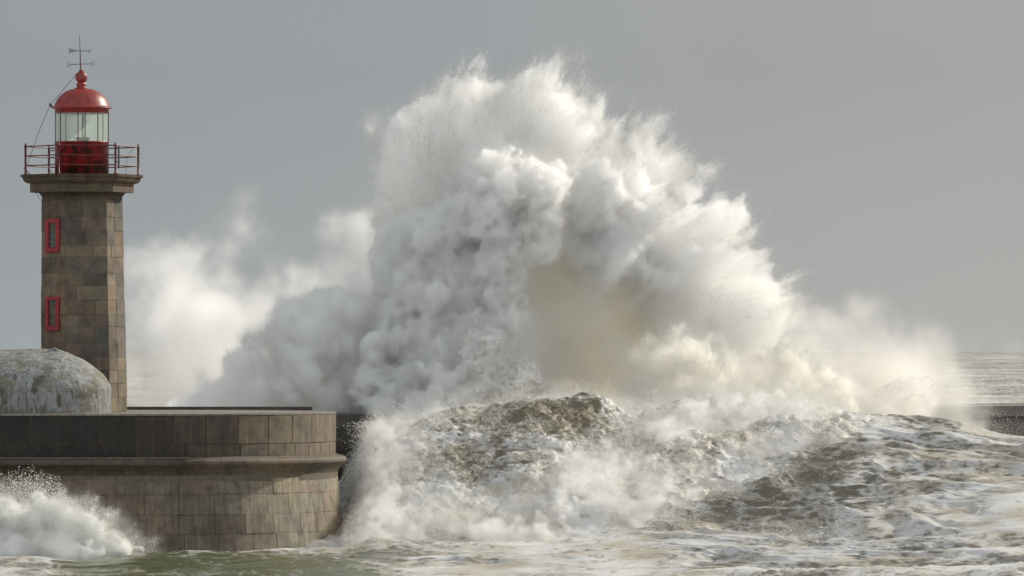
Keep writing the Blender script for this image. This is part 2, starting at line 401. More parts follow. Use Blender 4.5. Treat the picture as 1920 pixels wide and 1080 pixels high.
hexcap(333, 113, CC); hexring(333, 328, 113.5, 113.8, (.09, .063, .036), 2); hexcap(328, 113.8, (.2, .16, .11))
for r_, y0_, y1_ in ((73, 378, 360), (95, 361, 344), (96, 346, 332), (112.5, 333, 328.4)): hexring(y0_, y1_, r_, r_, (.1, .08, .05))
link('cornice', mb.mesh('cornice'), M_TOWER, LH)
# windows on the left-hand face
fa = TH0+math.pi/3*2.5; fn = Vector((math.cos(fa), -math.sin(fa), 0)); fu = Vector((-math.sin(fa), -math.cos(fa), 0))
for (y0, y1) in ((411, 473.5), (556.5, 620)):
    yc = (y0+y1)/2; zc = tz(yc); ap = shaft_r(zc)*math.cos(math.pi/6); axx = tx(154+3.5*(yc-376)/396)
    c = Vector((axx, TY, zc))+fn*(ap+.012); hgt = (y1-y0)*TS; wd = .76
    tilt = Vector((0, 0, 1))
    R = Matrix((fu, -fn, tilt)).transposed()
    fr = bmesh.new(); t = .17; dp = .12
    box_bm(fr, c+fu*(-wd/2+t/2), (t, dp, hgt), R); box_bm(fr, c+fu*(wd/2-t/2), (t, dp, hgt), R)
    box_bm(fr, c+tilt*(hgt/2-t*.4), (wd-2*t, dp*.98, t*.8), R); box_bm(fr, c-tilt*(hgt/2-t*.4), (wd-2*t, dp*.98, t*.8), R)
    bmesh.ops.bevel(fr, geom=fr.edges[:], offset=.012, segments=1, affect='EDGES')
    wo = done('window', fr, M_FRAME, LH)
    pb = bmesh.new(); box_bm(pb, c-fn*.02, (wd-2*t+.02, .03, hgt-1.6*t+.02), R); po = done('pane', pb, M_PANE, wo)
    gb = bmesh.new(); box_bm(gb, c, (.018, .03, hgt-1.7*t), R)
    for q in (-.25, 0, .25): box_bm(gb, c+tilt*q*(hgt-1.6*t), (wd-2*t, .026, .018), R)
    done('glazing_bar', gb, plain('old_putty', (.17, .16, .13), .8), wo)
# lantern
AX = tx(153.4)
def P(r, py): return (r*TS, tz(py))
lathe('lantern_base', [P(50.5, 328.2), P(50.5, 268), P(51.6, 267.6), P(51.6, 265.8), P(49, 265.6)], M_BASE, LH, AX, TY, 64)
gl = lathe('lantern_glass', [P(49.3, 266), P(49.3, 212)], M_GLASS, LH, AX, TY, 64)
gl.data.materials[0] = M_GLASS
_b = bmesh.new(); _b.from_mesh(gl.data); bmesh.ops.delete(_b, geom=[f for f in _b.faces if len(f.verts) > 4], context='FACES'); _b.to_mesh(gl.data); _b.free()
for k in range(8):
    ph = math.radians(-4+45*k); bm = bmesh.new(); x, y = AX+50*TS*math.sin(ph), TY-50*TS*math.cos(ph)
    tube_bm(bm, [(x, y, tz(267)), (x, y, tz(211))], .017, 8); done('glazing_bar', bm, M_RAIL, LH)
rf = lathe('dome', [P(49, 212.5), P(50.8, 212), P(50.8, 204.5), P(57, 203.2), P(57.3, 202.2), P(54.5, 201.2), P(51.6, 198), P(50, 193.5), P(47.2, 188), P(43, 182), P(38, 177), P(31.5, 172.3), P(24, 168.8), P(16, 166.8), P(11.5, 166.4)], M_DOME, LH, AX, TY, 64)
fb = [P(12, 166.6), P(12.4, 165.2), P(10, 164.4), P(8.2, 163), P(8.4, 161), P(9.6, 159.4), P(9.6, 157.4), P(7.4, 156), P(7.2, 154.6)]
for a in np.linspace(-58, 66, 14): fb.append(P(11.4*math.cos(math.radians(a)), 145-11.4*math.sin(math.radians(a))))
fb += [P(4, 133.8), P(5.2, 133), P(5.2, 131.6), P(2.2, 131)]
AXF = tx(151.4)
lathe('finial', fb, M_DOME, rf, AXF+.02, TY, 40)
lathe('lamp', [P(4, 267), P(8, 266), P(15.5, 258.4), P(15.5, 257.6), P(7, 263), P(3, 262), P(1.6, 256), P(1.6, 214)], M_LAMP, LH, AX+.03, TY, 32)
lathe('lamp_standard', [P(1.2, 262), P(1.2, 212.5)], M_GREY, LH, AX+.09, TY+.25, 10)
# weather vane: mast, arrow, two letters
bm = bmesh.new(); tube_bm(bm, [(tx(151.2), TY, tz(133)), (tx(150.2), TY, tz(95)), (tx(149), TY, tz(65))], [.022, .016, .006], 8); vane = done('weather_vane', bm, M_RAIL, LH)
bm = bmesh.new(); tube_bm(bm, [(tx(141), TY, tz(95.2)), (tx(166), TY, tz(95.6))], .011, 6); done('arrow_shaft', bm, M_DARK, vane)
bm = bmesh.new(); tube_bm(bm, [(tx(131), TY, tz(120.8)), (tx(171), TY, tz(119.8))], .011, 6); done('crossbar', bm, M_DARK, vane)
def plate(name, polys, dep=.012):
    bm = bmesh.new()
    for poly in polys:
        a = [bm.verts.new((tx(x), TY-dep/2, tz(y))) for x, y in poly]; b = [bm.verts.new((tx(x), TY+dep/2, tz(y))) for x, y in poly]
        bm.faces.new(a); bm.faces.new(b[::-1])
        for i in range(len(a)): j = (i+1) % len(a); bm.faces.new((a[i], b[i], b[j], a[j]))
    return done(name, bm, M_GREY, vane)
plate('arrow_tail', [[(128, 91), (141, 92.6), (142.3, 95.2), (141, 97.6), (128.2, 99.6), (129.4, 95.3)]])
plate('arrow_head', [[(165.6, 94.6), (166.6, 92.8), (171.8, 95.7), (166.8, 98.8), (165.6, 96.6)]])
plate('letter', [[(131.9, 116.4), (130.3, 117), (130.3, 124.8), (131.9, 125.4), (131.9, 125.9), (128, 125.9), (128, 125), (129, 124.4), (129, 117.2), (128, 116.7), (128, 115.9), (131.9, 115.9)],
                 [(128, 115.9), (128, 116.9), (126.4, 117), (126.2, 118.6), (125.3, 118.6), (125.3, 115.9)], [(128, 125), (128, 125.9), (125.3, 125.9), (125.3, 123), (126.2, 123), (126.5, 124.8)],
                 [(129, 120.3), (129, 121.5), (127.6, 121.4), (127.2, 122.6), (126.7, 122.6), (126.7, 119.2), (127.2, 119.2), (127.6, 120.4)]])
ring = [(173.8+3.3*math.cos(t), 119.8+4.7*math.sin(t)) for t in np.linspace(0, 2*math.pi, 24, endpoint=False)]; inn = [(173.8+1.6*math.cos(t), 119.8+3.6*math.sin(t)) for t in np.linspace(0, 2*math.pi, 24, endpoint=False)]
plate('letter', [[ring[i], ring[(i+1) % 24], inn[(i+1) % 24], inn[i]] for i in range(24)])
# gallery railing on the cornice
RR = 106*TS; cor = [(tx(153.7)+RR*math.cos(TH0+math.pi/3*k), TY-RR*math.sin(TH0+math.pi/3*k)) for k in range(6)]
for k, (x, y) in enumerate(cor):
    lathe('railing_post', [(.062, tz(328)), (.062, tz(326.6)), (.037, tz(325.6)), (.037, tz(277)), (.052, tz(276.4)), (.052, tz(273.6)), (.026, tz(273)), (.034, tz(271.6)), (.004, tz(268.6))], M_RAIL, LH, x, y, 10)
for py in (275, 293, 311):
    bm = bmesh.new()
    for k in range(6):
        a, b = cor[k], cor[(k+1) % 6]
        m_ = ((a[0]+b[0])/2, (a[1]+b[1])/2)
        tube_bm(bm, [(*a, tz(py)), (*m_, tz(py)-.012), (*b, tz(py))], .021, 6)
    done('rail', bm, M_RAIL, LH)
bm = bmesh.new(); x, y = cor[1]; tube_bm(bm, [(x+.11, y, tz(277)), (x+.11, y, tz(318))], .03, 8); tube_bm(bm, [(x, y, tz(280)), (x+.12, y, tz(280))], .018, 6); tube_bm(bm, [(x, y, tz(306)), (x+.12, y, tz(306))], .018, 6); done('hoist_rod', bm, M_DARK, LH)
bm = bmesh.new(); x, y = cor[4]; tube_bm(bm, [(x+.02, y, tz(315)), (x+.16, y, tz(327.5))], .014, 6); done('bracket', bm, M_DARK, LH); bm = bmesh.new(); tube_bm(bm, [(cor[3][0]-.06, cor[3][1], tz(315)), (cor[3][0]+.02, cor[3][1], tz(320)), (cor[3][0]+.15, cor[3][1], tz(327.8))], .016, 6); done('bracket', bm, M_DARK, LH); bm = bmesh.new(); tube_bm(bm, [(tx(97), TY-.5, tz(283.5)), (tx(104), TY-.5, tz(283.5))], .02, 6); done('bracket', bm, M_DARK, LH)
y = TY-.1
for pts_, rd in (([(145, 137), (120, 167.5), (95, 196)], .009), ([(95, 196), (72, 250), (51, 311)], .009), ([(67, 361), (74, 372), (80, 379)], .008), ([(251, 275), (240, 295), (236.5, 312), (237, 327)], .006)):
    bm = bmesh.new(); tube_bm(bm, [(tx(px), y, tz(py)) for px, py in pts_], rd, 5); done('cable', bm, M_DARK, LH)
bm = bmesh.new(); tube_bm(bm, [(tx(93), y, tz(194.5)), (tx(95.5), y, tz(197.5)), (tx(98.8), y+.1, tz(202.3))], [.03, .045, .02], 8); done('cable_clamp', bm, M_DARK, LH)

# ------------------------------------------------------------------ shelter beside the tower
hut = thing('stone_shelter', 'low round-nosed shelter with peeling whitewash standing left of the lighthouse', 'shelter', (tx(60), 199.5, DECK))
def hutprof(t):                    # t 0..1 from foot to ridge -> (inset 0..1, height)
    if t < .3: return 0.0, .76*t/.3
    a = (t-.3)/.7*math.pi/2; return 1-math.cos(a)**1.3 if a < math.pi/2 else 1.0, .76+1.32*math.sin(a)**1.25
NX, NT = 150, 60
hx0, hxn = tx(-160)*.98, tx(97)*.98; HB, HA = 2.3, 1.90
pts = []
for i in range(NX+1):
    u = i/NX
    for j in range(NT+1):
        ins, h = hutprof(j/NT); r = 1-ins
        if u < .5: x, y = hx0+(hxn-hx0)*u*2, 198.4-HB*r
        else:
            a = (u-.5)*2*math.pi*.75; x, y = hxn+HA*r*math.sin(a), 198.4-HB*r*math.cos(a)
        n = mnoise.fractal((x*1.7, y*1.7, h*1.7), 1, 2, 5)*.02+mnoise.noise((x*.6, y*.6, h*.6))*.03
        pts.append((x+n*.6, y-n, DECK+h+(n if j > 8 else 0)))
idx = np.arange((NX+1)*(NT+1)).reshape(NX+1, NT+1)
fc = np.stack([idx[:-1, :-1], idx[1:, :-1], idx[1:, 1:], idx[:-1, 1:]], -1).reshape(-1, 4)
link('vault', np_mesh('vault', np.array(pts), fc, 4), M_WHITE, hut, True)
bm = bmesh.new(); rp = []
for q in range(22):                # broken plaster lip along the nose ridge
    t = q/21; px = 92+t*62; py = 654.5+1.5-5*math.exp(-((px-102)/7)**2)+max(0, px-104)**1.25*.21
    rp.append((tx(px)*.98, 198.0, EYE-(py-HZ)*198.0/F-.05))
tube_bm(bm, rp, [.03+.045*abs(mnoise.noise((q*1.3, 0, 0)))+.02*(q % 2) for q in range(22)], 7); done('plaster_lip', bm, M_WHITE, hut)

# ------------------------------------------------------------------ breakwater behind
bw = thing('breakwater', 'long dark concrete breakwater wall running behind the breaking wave', 'breakwater', (0, 236, 0))
a = W(560, 776, 213.5); b = W(2500, 700, 274)
bm = bmesh.new(); dv = Vector((b[0]-a[0], b[1]-a[1], 0)); dn = Vector((-dv.y, dv.x, 0)).normalized(); ln = dv.length; dv.normalize()
NB = 120; o = Vector((a[0], a[1], 0))
ringp = [(0, -2), (0, 4.2), (-.12, 4.22), (-.12, 4.66), (-.06, 4.71), (2.6, 4.71), (2.6, -2)]
R_ = [[bm.verts.new(o+dv*ln*i/NB+dn*q+Vector((0, 0, z))) for q, z in ringp] for i in range(NB+1)]
for i in range(NB):
    for j in range(len(ringp)-1): bm.faces.new((R_[i][j], R_[i+1][j], R_[i+1][j+1], R_[i][j+1]))
bm.faces.new(R_[0]); bm.faces.new(R_[-1][::-1]); done('wall', bm, M_BREAK, bw)
print('solid', round(time.time()-T0, 1))
# ------------------------------------------------------------------ sea
def sea_mat():
    m, nt, b = mat('storm_sea'); Lk = nt.links.new
    af = nd(nt, 'ShaderNodeAttribute', attribute_name='foam'); ag = nd(nt, 'ShaderNodeAttribute', attribute_name='green')
    tc = nd(nt, 'ShaderNodeTexCoord')
    # fine lacing of the foam, stretched along the crests
    mp = nd(nt, 'ShaderNodeMapping'); mp.inputs['Scale'].default_value = (.55, .32, 1.3); Lk(tc.outputs['Object'], mp.inputs[0])
    wz = nd(nt, 'ShaderNodeTexNoise', i_Scale=1.6, i_Detail=4.0); Lk(mp.outputs[0], wz.inputs['Vector'])
    wa = nd(nt, 'ShaderNodeMixRGB', blend_type='ADD', i_0=.9); Lk(mp.outputs[0], wa.inputs[1]); Lk(wz.outputs['Color'], wa.inputs[2])
    v1 = nd(nt, 'ShaderNodeTexVoronoi', feature='DISTANCE_TO_EDGE', i_Scale=1.5); Lk(wa.outputs[0], v1.inputs['Vector'])
    v2 = nd(nt, 'ShaderNodeTexVoronoi', feature='DISTANCE_TO_EDGE', i_Scale=4.2); Lk(wa.outputs[0], v2.inputs['Vector'])
    n1 = nd(nt, 'ShaderNodeTexNoise', i_Scale=5.0, i_Detail=7.0, i_Roughness=.7); Lk(mp.outputs[0], n1.inputs['Vector'])
    def mth(op, a, bb):
        n = nd(nt, 'ShaderNodeMath', operation=op)
        for i, q in enumerate((a, bb)):
            if isinstance(q, (int, float)): n.inputs[i].default_value = q
            else: Lk(q, n.inputs[i])
        return n.outputs[0]
    lace = mth('ADD', mth('MULTIPLY', v1.outputs['Distance'], -1.9), mth('MULTIPLY', v2.outputs['Distance'], -1.5))
    lace = mth('ADD', lace, mth('MULTIPLY', n1.outputs[0], .9))
    f = mth('ADD', mth('MULTIPLY', af.outputs['Fac'], 2.0), mth('ADD', lace, -1.02))
    # long torn filaments of foam
    mp2 = nd(nt, 'ShaderNodeMapping'); mp2.inputs['Scale'].default_value = (.55, .5, 1.6); mp2.inputs['Rotation'].default_value = (0, 0, .32); Lk(tc.outputs['Object'], mp2.inputs[0])
    wz2 = nd(nt, 'ShaderNodeTexNoise', i_Scale=.7, i_Detail=3.0); Lk(mp2.outputs[0], wz2.inputs['Vector'])
    wa2 = nd(nt, 'ShaderNodeMixRGB', blend_type='ADD', i_0=1.4); Lk(mp2.outputs[0], wa2.inputs[1]); Lk(wz2.outputs['Color'], wa2.inputs[2])
    fil = nd(nt, 'ShaderNodeTexNoise', i_Scale=2.2, i_Detail=6.0, i_Roughness=.6); Lk(wa2.outputs[0], fil.inputs['Vector'])
    rdg = mth('SUBTRACT', 1.0, mth('MULTIPLY', mth('ABSOLUTE', mth('SUBTRACT', fil.outputs[0], .5), 0), 9.0))
    f = mth('ADD', f, mth('MULTIPLY', mth('MAXIMUM', rdg, -.6), .42))
    mr = nd(nt, 'ShaderNodeMapRange', interpolation_type='SMOOTHSTEP'); mr.inputs[1].default_value = -.55; mr.inputs[2].default_value = .75; Lk(f, mr.inputs[0])
    wat0 = nd(nt, 'ShaderNodeMixRGB', i_1=(.15, .132, .095, 1), i_2=(.088, .098, .046, 1)); Lk(ag.outputs['Fac'], wat0.inputs[0])
    asl = nd(nt, 'ShaderNodeAttribute', attribute_name='silt'); wat = nd(nt, 'ShaderNodeMixRGB', i_2=(.145, .122, .082, 1)); Lk(asl.outputs['Fac'], wat.inputs[0]); Lk(wat0.outputs[0], wat.inputs[1])
    n2 = nd(nt, 'ShaderNodeTexNoise', i_Scale=.5, i_Detail=4.0); Lk(tc.outputs['Object'], n2.inputs['Vector'])
    fo = ramp(nt, n2.outputs[0], [(.36, (.44, .395, .32)), (.6, (.60, .59, .565))])
    mx = nd(nt, 'ShaderNodeMixRGB'); Lk(mr.outputs[0], mx.inputs[0]); Lk(wat.outputs[0], mx.inputs[1]); Lk(fo.outputs[0], mx.inputs[2])
    Lk(mx.outputs[0], b.inputs['Base Color'])
    ro = nd(nt, 'ShaderNodeMapRange'); ro.inputs[3].default_value = .2; ro.inputs[4].default_value = .55; Lk(mr.outputs[0], ro.inputs[0]); Lk(ro.outputs[0], b.inputs['Roughness'])
    b.inputs['IOR'].default_value = 1.33
    sp = nd(nt, 'ShaderNodeMapRange'); sp.inputs[3].default_value = .5; sp.inputs[4].default_value = .28; mxs = nd(nt, 'ShaderNodeMath', operation='MAXIMUM'); Lk(mr.outputs[0], mxs.inputs[0]); Lk(asl.outputs['Fac'], mxs.inputs[1]); Lk(mxs.outputs[0], sp.inputs[0]); Lk(sp.outputs[0], b.inputs['Specular IOR Level'])
    Lk(mxs.outputs[0], ro.inputs[0])
    n3 = nd(nt, 'ShaderNodeTexNoise', i_Scale=5.0, i_Detail=4.0, i_Roughness=.55); Lk(mp.outputs[0], n3.inputs['Vector'])
    hh = mth('ADD', mth('MULTIPLY', mr.outputs[0], .45), n3.outputs[0])
    bp = nd(nt, 'ShaderNodeBump', i_Strength=.35, i_Distance=.05); Lk(hh, bp.inputs['Height']); Lk(bp.outputs[0], b.inputs['Normal'])
    return m
M_SEA = sea_mat()
CP = {                                   # direction (photo column) -> (distance, height) sections through the swell
 -420: [(150, 0), (184, .1), (190, .9), (194, .5), (200, .4), (225, .9), (242, .5)],
 120: [(150, 0), (183, .0), (188.5, .36), (193, .2), (199, .3), (225, .9), (242, .5)],
 380: [(150, 0), (183, .0), (188.5, .72), (192, .3), (196, .2), (225, 1), (242, .5)],
 620: [(150, 0), (183, .0), (188.5, .52), (192, .3), (197, .35), (203, 1.2), (210, 2.2), (216, 2.2), (242, .8)],
 720: [(150, 0), (184, .0), (189, .3), (195, .6), (198.5, 1.0), (205, 3.9), (212, 4.6), (218, 3.6), (242, .8)],
 860: [(150, 0), (184, .0), (192, .4), (198, .9), (204.5, 4.1), (209, 5.1), (214, 4.6), (220, 3), (242, .8)],
 1000: [(150, 0), (184, .05), (194, .5), (198, .9), (204, 4.3), (208.5, 5.4), (214, 4.8), (220, 3), (242, .8)],
 1100: [(150, 0), (184, .05), (194, .5), (198.5, 1.0), (205, 4.3), (209.5, 5.45), (214, 4.8), (220, 3), (242, .8)],
 1200: [(150, 0), (184, .1), (194, .5), (199.5, 1.2), (206, 4.2), (210, 5.0), (216, 4.2), (222, 2.8), (242, .8)],
 1400: [(150, 0), (184, .1), (194, .6), (201.5, 1.7), (207.5, 4.2), (211, 4.9), (217, 4.2), (223, 2.8), (242, .8)],
 1600: [(150, 0), (184, .15), (193, .8), (202, 2.3), (208.5, 4.2), (212, 4.6), (218, 4), (224, 2.6), (242, .8)],
 1760: [(150, 0), (184, .2), (193, 1.0), (202, 2.4), (209, 3.9), (212.5, 4.25), (218, 3.6), (224, 2.4), (242, .8)],
 1920: [(150, 0), (184, .25), (193, 1.2), (202, 2.4), (209, 3.5), (212.5, 3.75), (218, 3.1), (224, 2.2), (242, .8)],
 2350: [(150, 0), (184, .2), (193, 1.0), (202, 1.8), (209, 2.5), (212.5, 2.6), (218, 2.2), (224, 1.8), (242, .8)],
}
def swell(px, D):
    xs = sorted(CP); tabD = np.linspace(150, 242, 460)
    T = []
    for x in xs:
        d, h = zip(*CP[x]); v = np.interp(tabD, d, h); k = np.exp(-np.linspace(-2, 2, 15)**2); v = np.convolve(np.pad(v, 7, 'edge'), k/k.sum(), 'valid'); T.append(v)
    T = np.array(T)
    fi = np.interp(px, xs, np.arange(len(xs))); i0 = np.clip(np.floor(fi).astype(int), 0, len(xs)-2); t = fi-i0; t = t*t*(3-2*t)
    fd = np.clip((D-150)/(92/459), 0, 458.999); j0 = fd.astype(int); s = fd-j0
    g = lambda i, j: T[i, j]
    return ((g(i0, j0)*(1-s)+g(i0, j0+1)*s)*(1-t)+(g(i0+1, j0)*(1-s)+g(i0+1, j0+1)*s)*t).astype(np.float32)
FB = ([600, 700, 960, 1200, 1400, 1600, 1720], [196, 197, 197.5, 199.5, 202.5, 207.5, 210.5])     # foot of the rolling face
FC = ([600, 700, 960, 1100, 1200, 1400, 1600, 1720], [206, 208, 209, 210, 210.5, 211.5, 212.5, 213])
def grid_sea(name, us, Ds, near):
    u, D = np.meshgrid(us, Ds); X = (u*D).astype(np.float32); D = D.astype(np.float32); px = 960+u*F
    z0 = np.zeros_like(X)
    if near:
        h = swell(px, D)
        fb, fc = np.interp(px, *FB), np.interp(px, *FC)
        roll = ss(fb-1.2, fb+1.2, D)*(1-ss(fc+.3, fc+2.5, D))*ss(600, 680, px)*(1-ss(1560, 1760, px))
        calm = ss(60, 160, px)*(1-ss(640, 830, px))*(1-ss(191, 193, D))     # the green swell in front of the pier
        brown = np.exp(-((px-1040)/195)**2-((D-206.5)/3.0)**2)
        brown = brown+.55*np.exp(-((px-900)/120)**2-((D-202.3)/1.6)**2)
    else:
        h = np.where(D < 300, .8*np.clip((300-D)/60, 0, 1), 0).astype(np.float32); roll = calm = brown = np.zeros_like(X)
    p = [X, D*.8, z0]
    warp = fbm(p, .22, 3, 3)
    # confused chop: crests run across the view and lean down to the left on the flank of the swell
    pw = [X*.8+warp*2.2, D*.75+warp*1.9+X*.30*ss(1150, 1500, px), z0]
    q = [pw[0]*.27, pw[1], z0]
    wv = fbm(q, .17, 3, 11, .5, 'r')
    wv2 = fbm(q, .55, 3, 21, .5, 'r')
    small = fbm([pw[0]*.36, pw[1], z0], 1.7, 3, 31, .5, 'r')
    if near:
        amp = (1-.9*roll)*(1-.8*calm)*(.55+.45*ss(900, 1500, px))*(1-.62*ss(fc-6, fc-1, D))
        h = h+amp*(.55*wv+.38*wv2+.13*small)*(.75+.4*ss(190, 202, D))+calm*(.05*wv+.03*wv2+.015*small)
        h = h+ss(1180, 1300, px)*np.exp(-((D-fc)/1.1)**2)*.25
    else:
        far = ss(260, 700, D)
        h = h+(1-far)*.4*wv+far*(1.3*fbm([X*.5, D, z0], .022, 3, 41, .45, 'r')+.5*fbm([X*.5, D, z0], .07, 2, 44, .5, 'r'))
    P_ = np.stack([X, D, h], -1)
    foam = np.zeros_like(X)
    if near:
        gx = np.gradient(P_, axis=1); gy = np.gradient(P_, axis=0); nrm = np.cross(gx, gy); nrm /= np.linalg.norm(nrm, axis=-1, keepdims=True)
        p3 = [X, D, h*1.2]
        b1 = fbm(p3, .34, 2, 51, .5, 'b'); b2 = fbm(p3, 1.15, 3, 55, .55, 'b')
        b3 = fbm(p3, 2.6, 3, 58, .55, 'b')
        P_ = P_+nrm*(roll*(.32*b1+.22*b2+.05*b3)*ss(.2, .6, roll))[..., None]
        n4 = fbm(p, .26, 3, 61); n5 = fbm(q, .5, 4, 65, .6)
        steep = np.gradient(h, axis=0)/np.gradient(D, axis=0)
        foam = .50+.14*wv+.18*wv2+.46*n4+.42*n5-.10*ss(.2, .8, steep)
        rf = .72+.40*n5+.10*b2+.25*n4-.85*brown*(.9+.9*n5)
        foam = foam*(1-roll)+rf*roll
        gf = -.06+.35*np.clip(wv-.1, 0, 1)+.30*n5+.5*np.exp(-((D-188.6)/.5)**2)*(n4+.35)
        foam = foam*(1-calm)+gf*calm
        gap = ss(1250, 1400, px)*(1-ss(1800, 1900, px))*np.exp(-((D-(fb-1.0))/3.0)**2)*.03
        foam = foam-gap
        silt = np.clip(roll*(.75+.5*n4), 0, 1)
        edge = np.exp(-((px-640)/30)**2-((D-196.5)/2)**2)
        foam = foam+.4*edge
    else:
        silt = roll*0+.6; foam = .25+.45*fbm([X*.5, D, z0], .04, 4, 71, .55)+.35*fbm([X*.5, D, z0], .022, 3, 41, .45, 'r')
    nr, nc = X.shape; idx = np.arange(nr*nc, dtype=np.int32).reshape(nr, nc)
    fcs = np.stack([idx[:-1, :-1], idx[:-1, 1:], idx[1:, 1:], idx[1:, :-1]], -1).reshape(-1, 4)
    me = np_mesh(name, P_.reshape(-1, 3), fcs, 4, (('foam', foam.astype(np.float32).ravel()), ('green', (calm*np.ones_like(X)).astype(np.float32).ravel()), ('silt', silt.astype(np.float32).ravel())))
    o = link(name, me, M_SEA, None, True); prop(o, kind='structure'); return o
Dn = np.concatenate([np.arange(150, 182, .25), np.arange(182, 213.5, .045), np.arange(213.5, 240, .22)])
sea = grid_sea('sea', np.linspace(-.115, .115, 1500), Dn, True)
Df = np.concatenate([np.arange(239.5, 300, 1.5), np.geomspace(300, 750, 60), np.geomspace(752, 2200, 420), np.geomspace(2210, 14000, 140)])
osea = grid_sea('open_sea', np.linspace(-.13, .13, 640), Df, False)
prop(sea, 'churning brown and white storm sea with a steep swell breaking past the pier'); prop(osea, 'wind torn open sea behind the breakwater reaching to the horizon')
print('sea', round(time.time()-T0, 1))
# ------------------------------------------------------------------ spray: density grids -> volumes, water cores, droplets
def vol_mat(name, color, sigma, aniso):
    m = bpy.data.materials.new(name); m.use_nodes = True; nt = m.node_tree; nt.nodes.clear()
    o = nd(nt, 'ShaderNodeOutputMaterial'); v = nd(nt, 'ShaderNodeVolumePrincipled')
    v.inputs['Color'].default_value = (*color, 1); v.inputs['Density'].default_value = sigma; v.inputs['Anisotropy'].default_value = aniso
    v.inputs['Density Attribute'].default_value = 'density'
    nt.links.new(v.outputs[0], o.inputs['Volume']); return m
def foam_mat(name, c):
    m, nt, b = mat(name); Lk = nt.links.new
    tc = nd(nt, 'ShaderNodeTexCoord'); n = nd(nt, 'ShaderNodeTexNoise', i_Scale=1.4, i_Detail=6.0, i_Roughness=.65); Lk(tc.outputs['Object'], n.inputs['Vector'])
    r = ramp(nt, n.outputs[0], [(.35, tuple(x*.86 for x in c)), (.65, c)]); Lk(r.outputs[0], b.inputs['Base Color'])
    b.inputs['Roughness'].default_value = .7; b.inputs['Specular IOR Level'].default_value = .2
    return m
M_CORE = foam_mat('aerated_water', (.93, .925, .90))
def drop_mat():
    m, nt, b = mat('droplet'); Lk = nt.links.new; o = nt.nodes['Material Output']
    b.inputs['Base Color'].default_value = (.85, .85, .82, 1); b.inputs['Roughness'].default_value = .25
    t = nd(nt, 'ShaderNodeBsdfTranslucent', i_Color=(.99, .985, .96, 1)); mx = nd(nt, 'ShaderNodeMixShader', i_0=.72)
    Lk(b.outputs[0], mx.inputs[1]); Lk(t.outputs[0], mx.inputs[2]); Lk(mx.outputs[0], o.inputs['Surface']); return m
M_DROP = drop_mat()
def surface_net(V, iso, org, vs):
    """one vertex per cell the surface crosses, quads between them"""
    s = V > iso
    c = np.zeros(tuple(n-1 for n in V.shape), np.int8)
    for i in (0, 1):
        for j in (0, 1):
            for k in (0, 1): c += s[i:V.shape[0]-1+i, j:V.shape[1]-1+j, k:V.shape[2]-1+k]
    act = (c > 0) & (c < 8); ids = np.full(act.shape, -1, np.int32); cells = np.argwhere(act); ids[act] = np.arange(len(cells))
    acc = np.zeros((len(cells), 3)); cnt = np.zeros(len(cells))
    corner = [(i, j, k) for i in (0, 1) for j in (0, 1) for k in (0, 1)]
    for a in corner:
        for ax in range(3):
            if a[ax]: continue
            b = list(a); b[ax] = 1
            va = V[tuple((cells+a).T)]; vb = V[tuple((cells+b).T)]; x = (va > iso) != (vb > iso)
            t = np.where(x, (iso-va)/np.where(np.abs(vb-va) < 1e-9, 1, vb-va), 0)
            pt = np.array(a)+np.zeros((len(cells), 3)); pt[:, ax] += t
            acc[x] += pt[x]; cnt[x] += 1
    vert = org+(cells+acc/cnt[:, None])[:, ::-1]*vs       # grid is z, y, x
    quads = []
    for ax in range(3):
        sl0 = [slice(None)]*3; sl1 = [slice(None)]*3; sl0[ax] = slice(0, -1); sl1[ax] = slice(1, None)
        d = s[tuple(sl0)].astype(np.int8)-s[tuple(sl1)].astype(np.int8)
        b, cc = [q for q in range(3) if q != ax]
        e = np.argwhere(d != 0); e = e[(e[:, b] > 0) & (e[:, cc] > 0) & (e[:, b] < ids.shape[b]) & (e[:, cc] < ids.shape[cc])]
        def at(db, dc):
            q = e.copy(); q[:, b] -= db; q[:, cc] -= dc; return ids[tuple(q.T)]
        f = np.stack([at(0, 0), at(1, 0), at(1, 1), at(0, 1)], -1)
        flip = (d[tuple(e.T)] > 0) ^ (ax != 1)
        f[flip] = f[flip][:, ::-1]; quads.append(f[(f >= 0).all(1)])
    return vert, np.concatenate(quads)
def droplets(name, pts, rad, parent, seed=0, label=None):
    """small solid drops: each a little tetrahedron-like bead"""
    r = np.random.default_rng(seed); n = len(pts)
    T = np.array([[1, 1, 1], [1, -1, -1], [-1, 1, -1], [-1, -1, 1]], np.float32)/1.73
    q = r.normal(size=(n, 4)); q /= np.linalg.norm(q, axis=1, keepdims=True); a, b, c, d = q.T
    R = np.stack([a*a+b*b-c*c-d*d, 2*(b*c-a*d), 2*(b*d+a*c), 2*(b*c+a*d), a*a-b*b+c*c-d*d, 2*(c*d-a*b), 2*(b*d-a*c), 2*(c*d+a*b), a*a-b*b-c*c+d*d], -1).reshape(n, 3, 3)
    co = np.einsum('nij,kj->nki', R, T)*rad[:, None, None]+pts[:, None, :]
    base = (np.arange(n)*4)[:, None, None]; fs = base+np.array([[0, 1, 2], [0, 3, 1], [0, 2, 3], [1, 3, 2]])[None]
    me = np_mesh(name, co.reshape(-1, 3), fs.reshape(-1, 3), 3)
    o = link(name, me, M_DROP, parent, False); o['kind'] = 'stuff'; return o
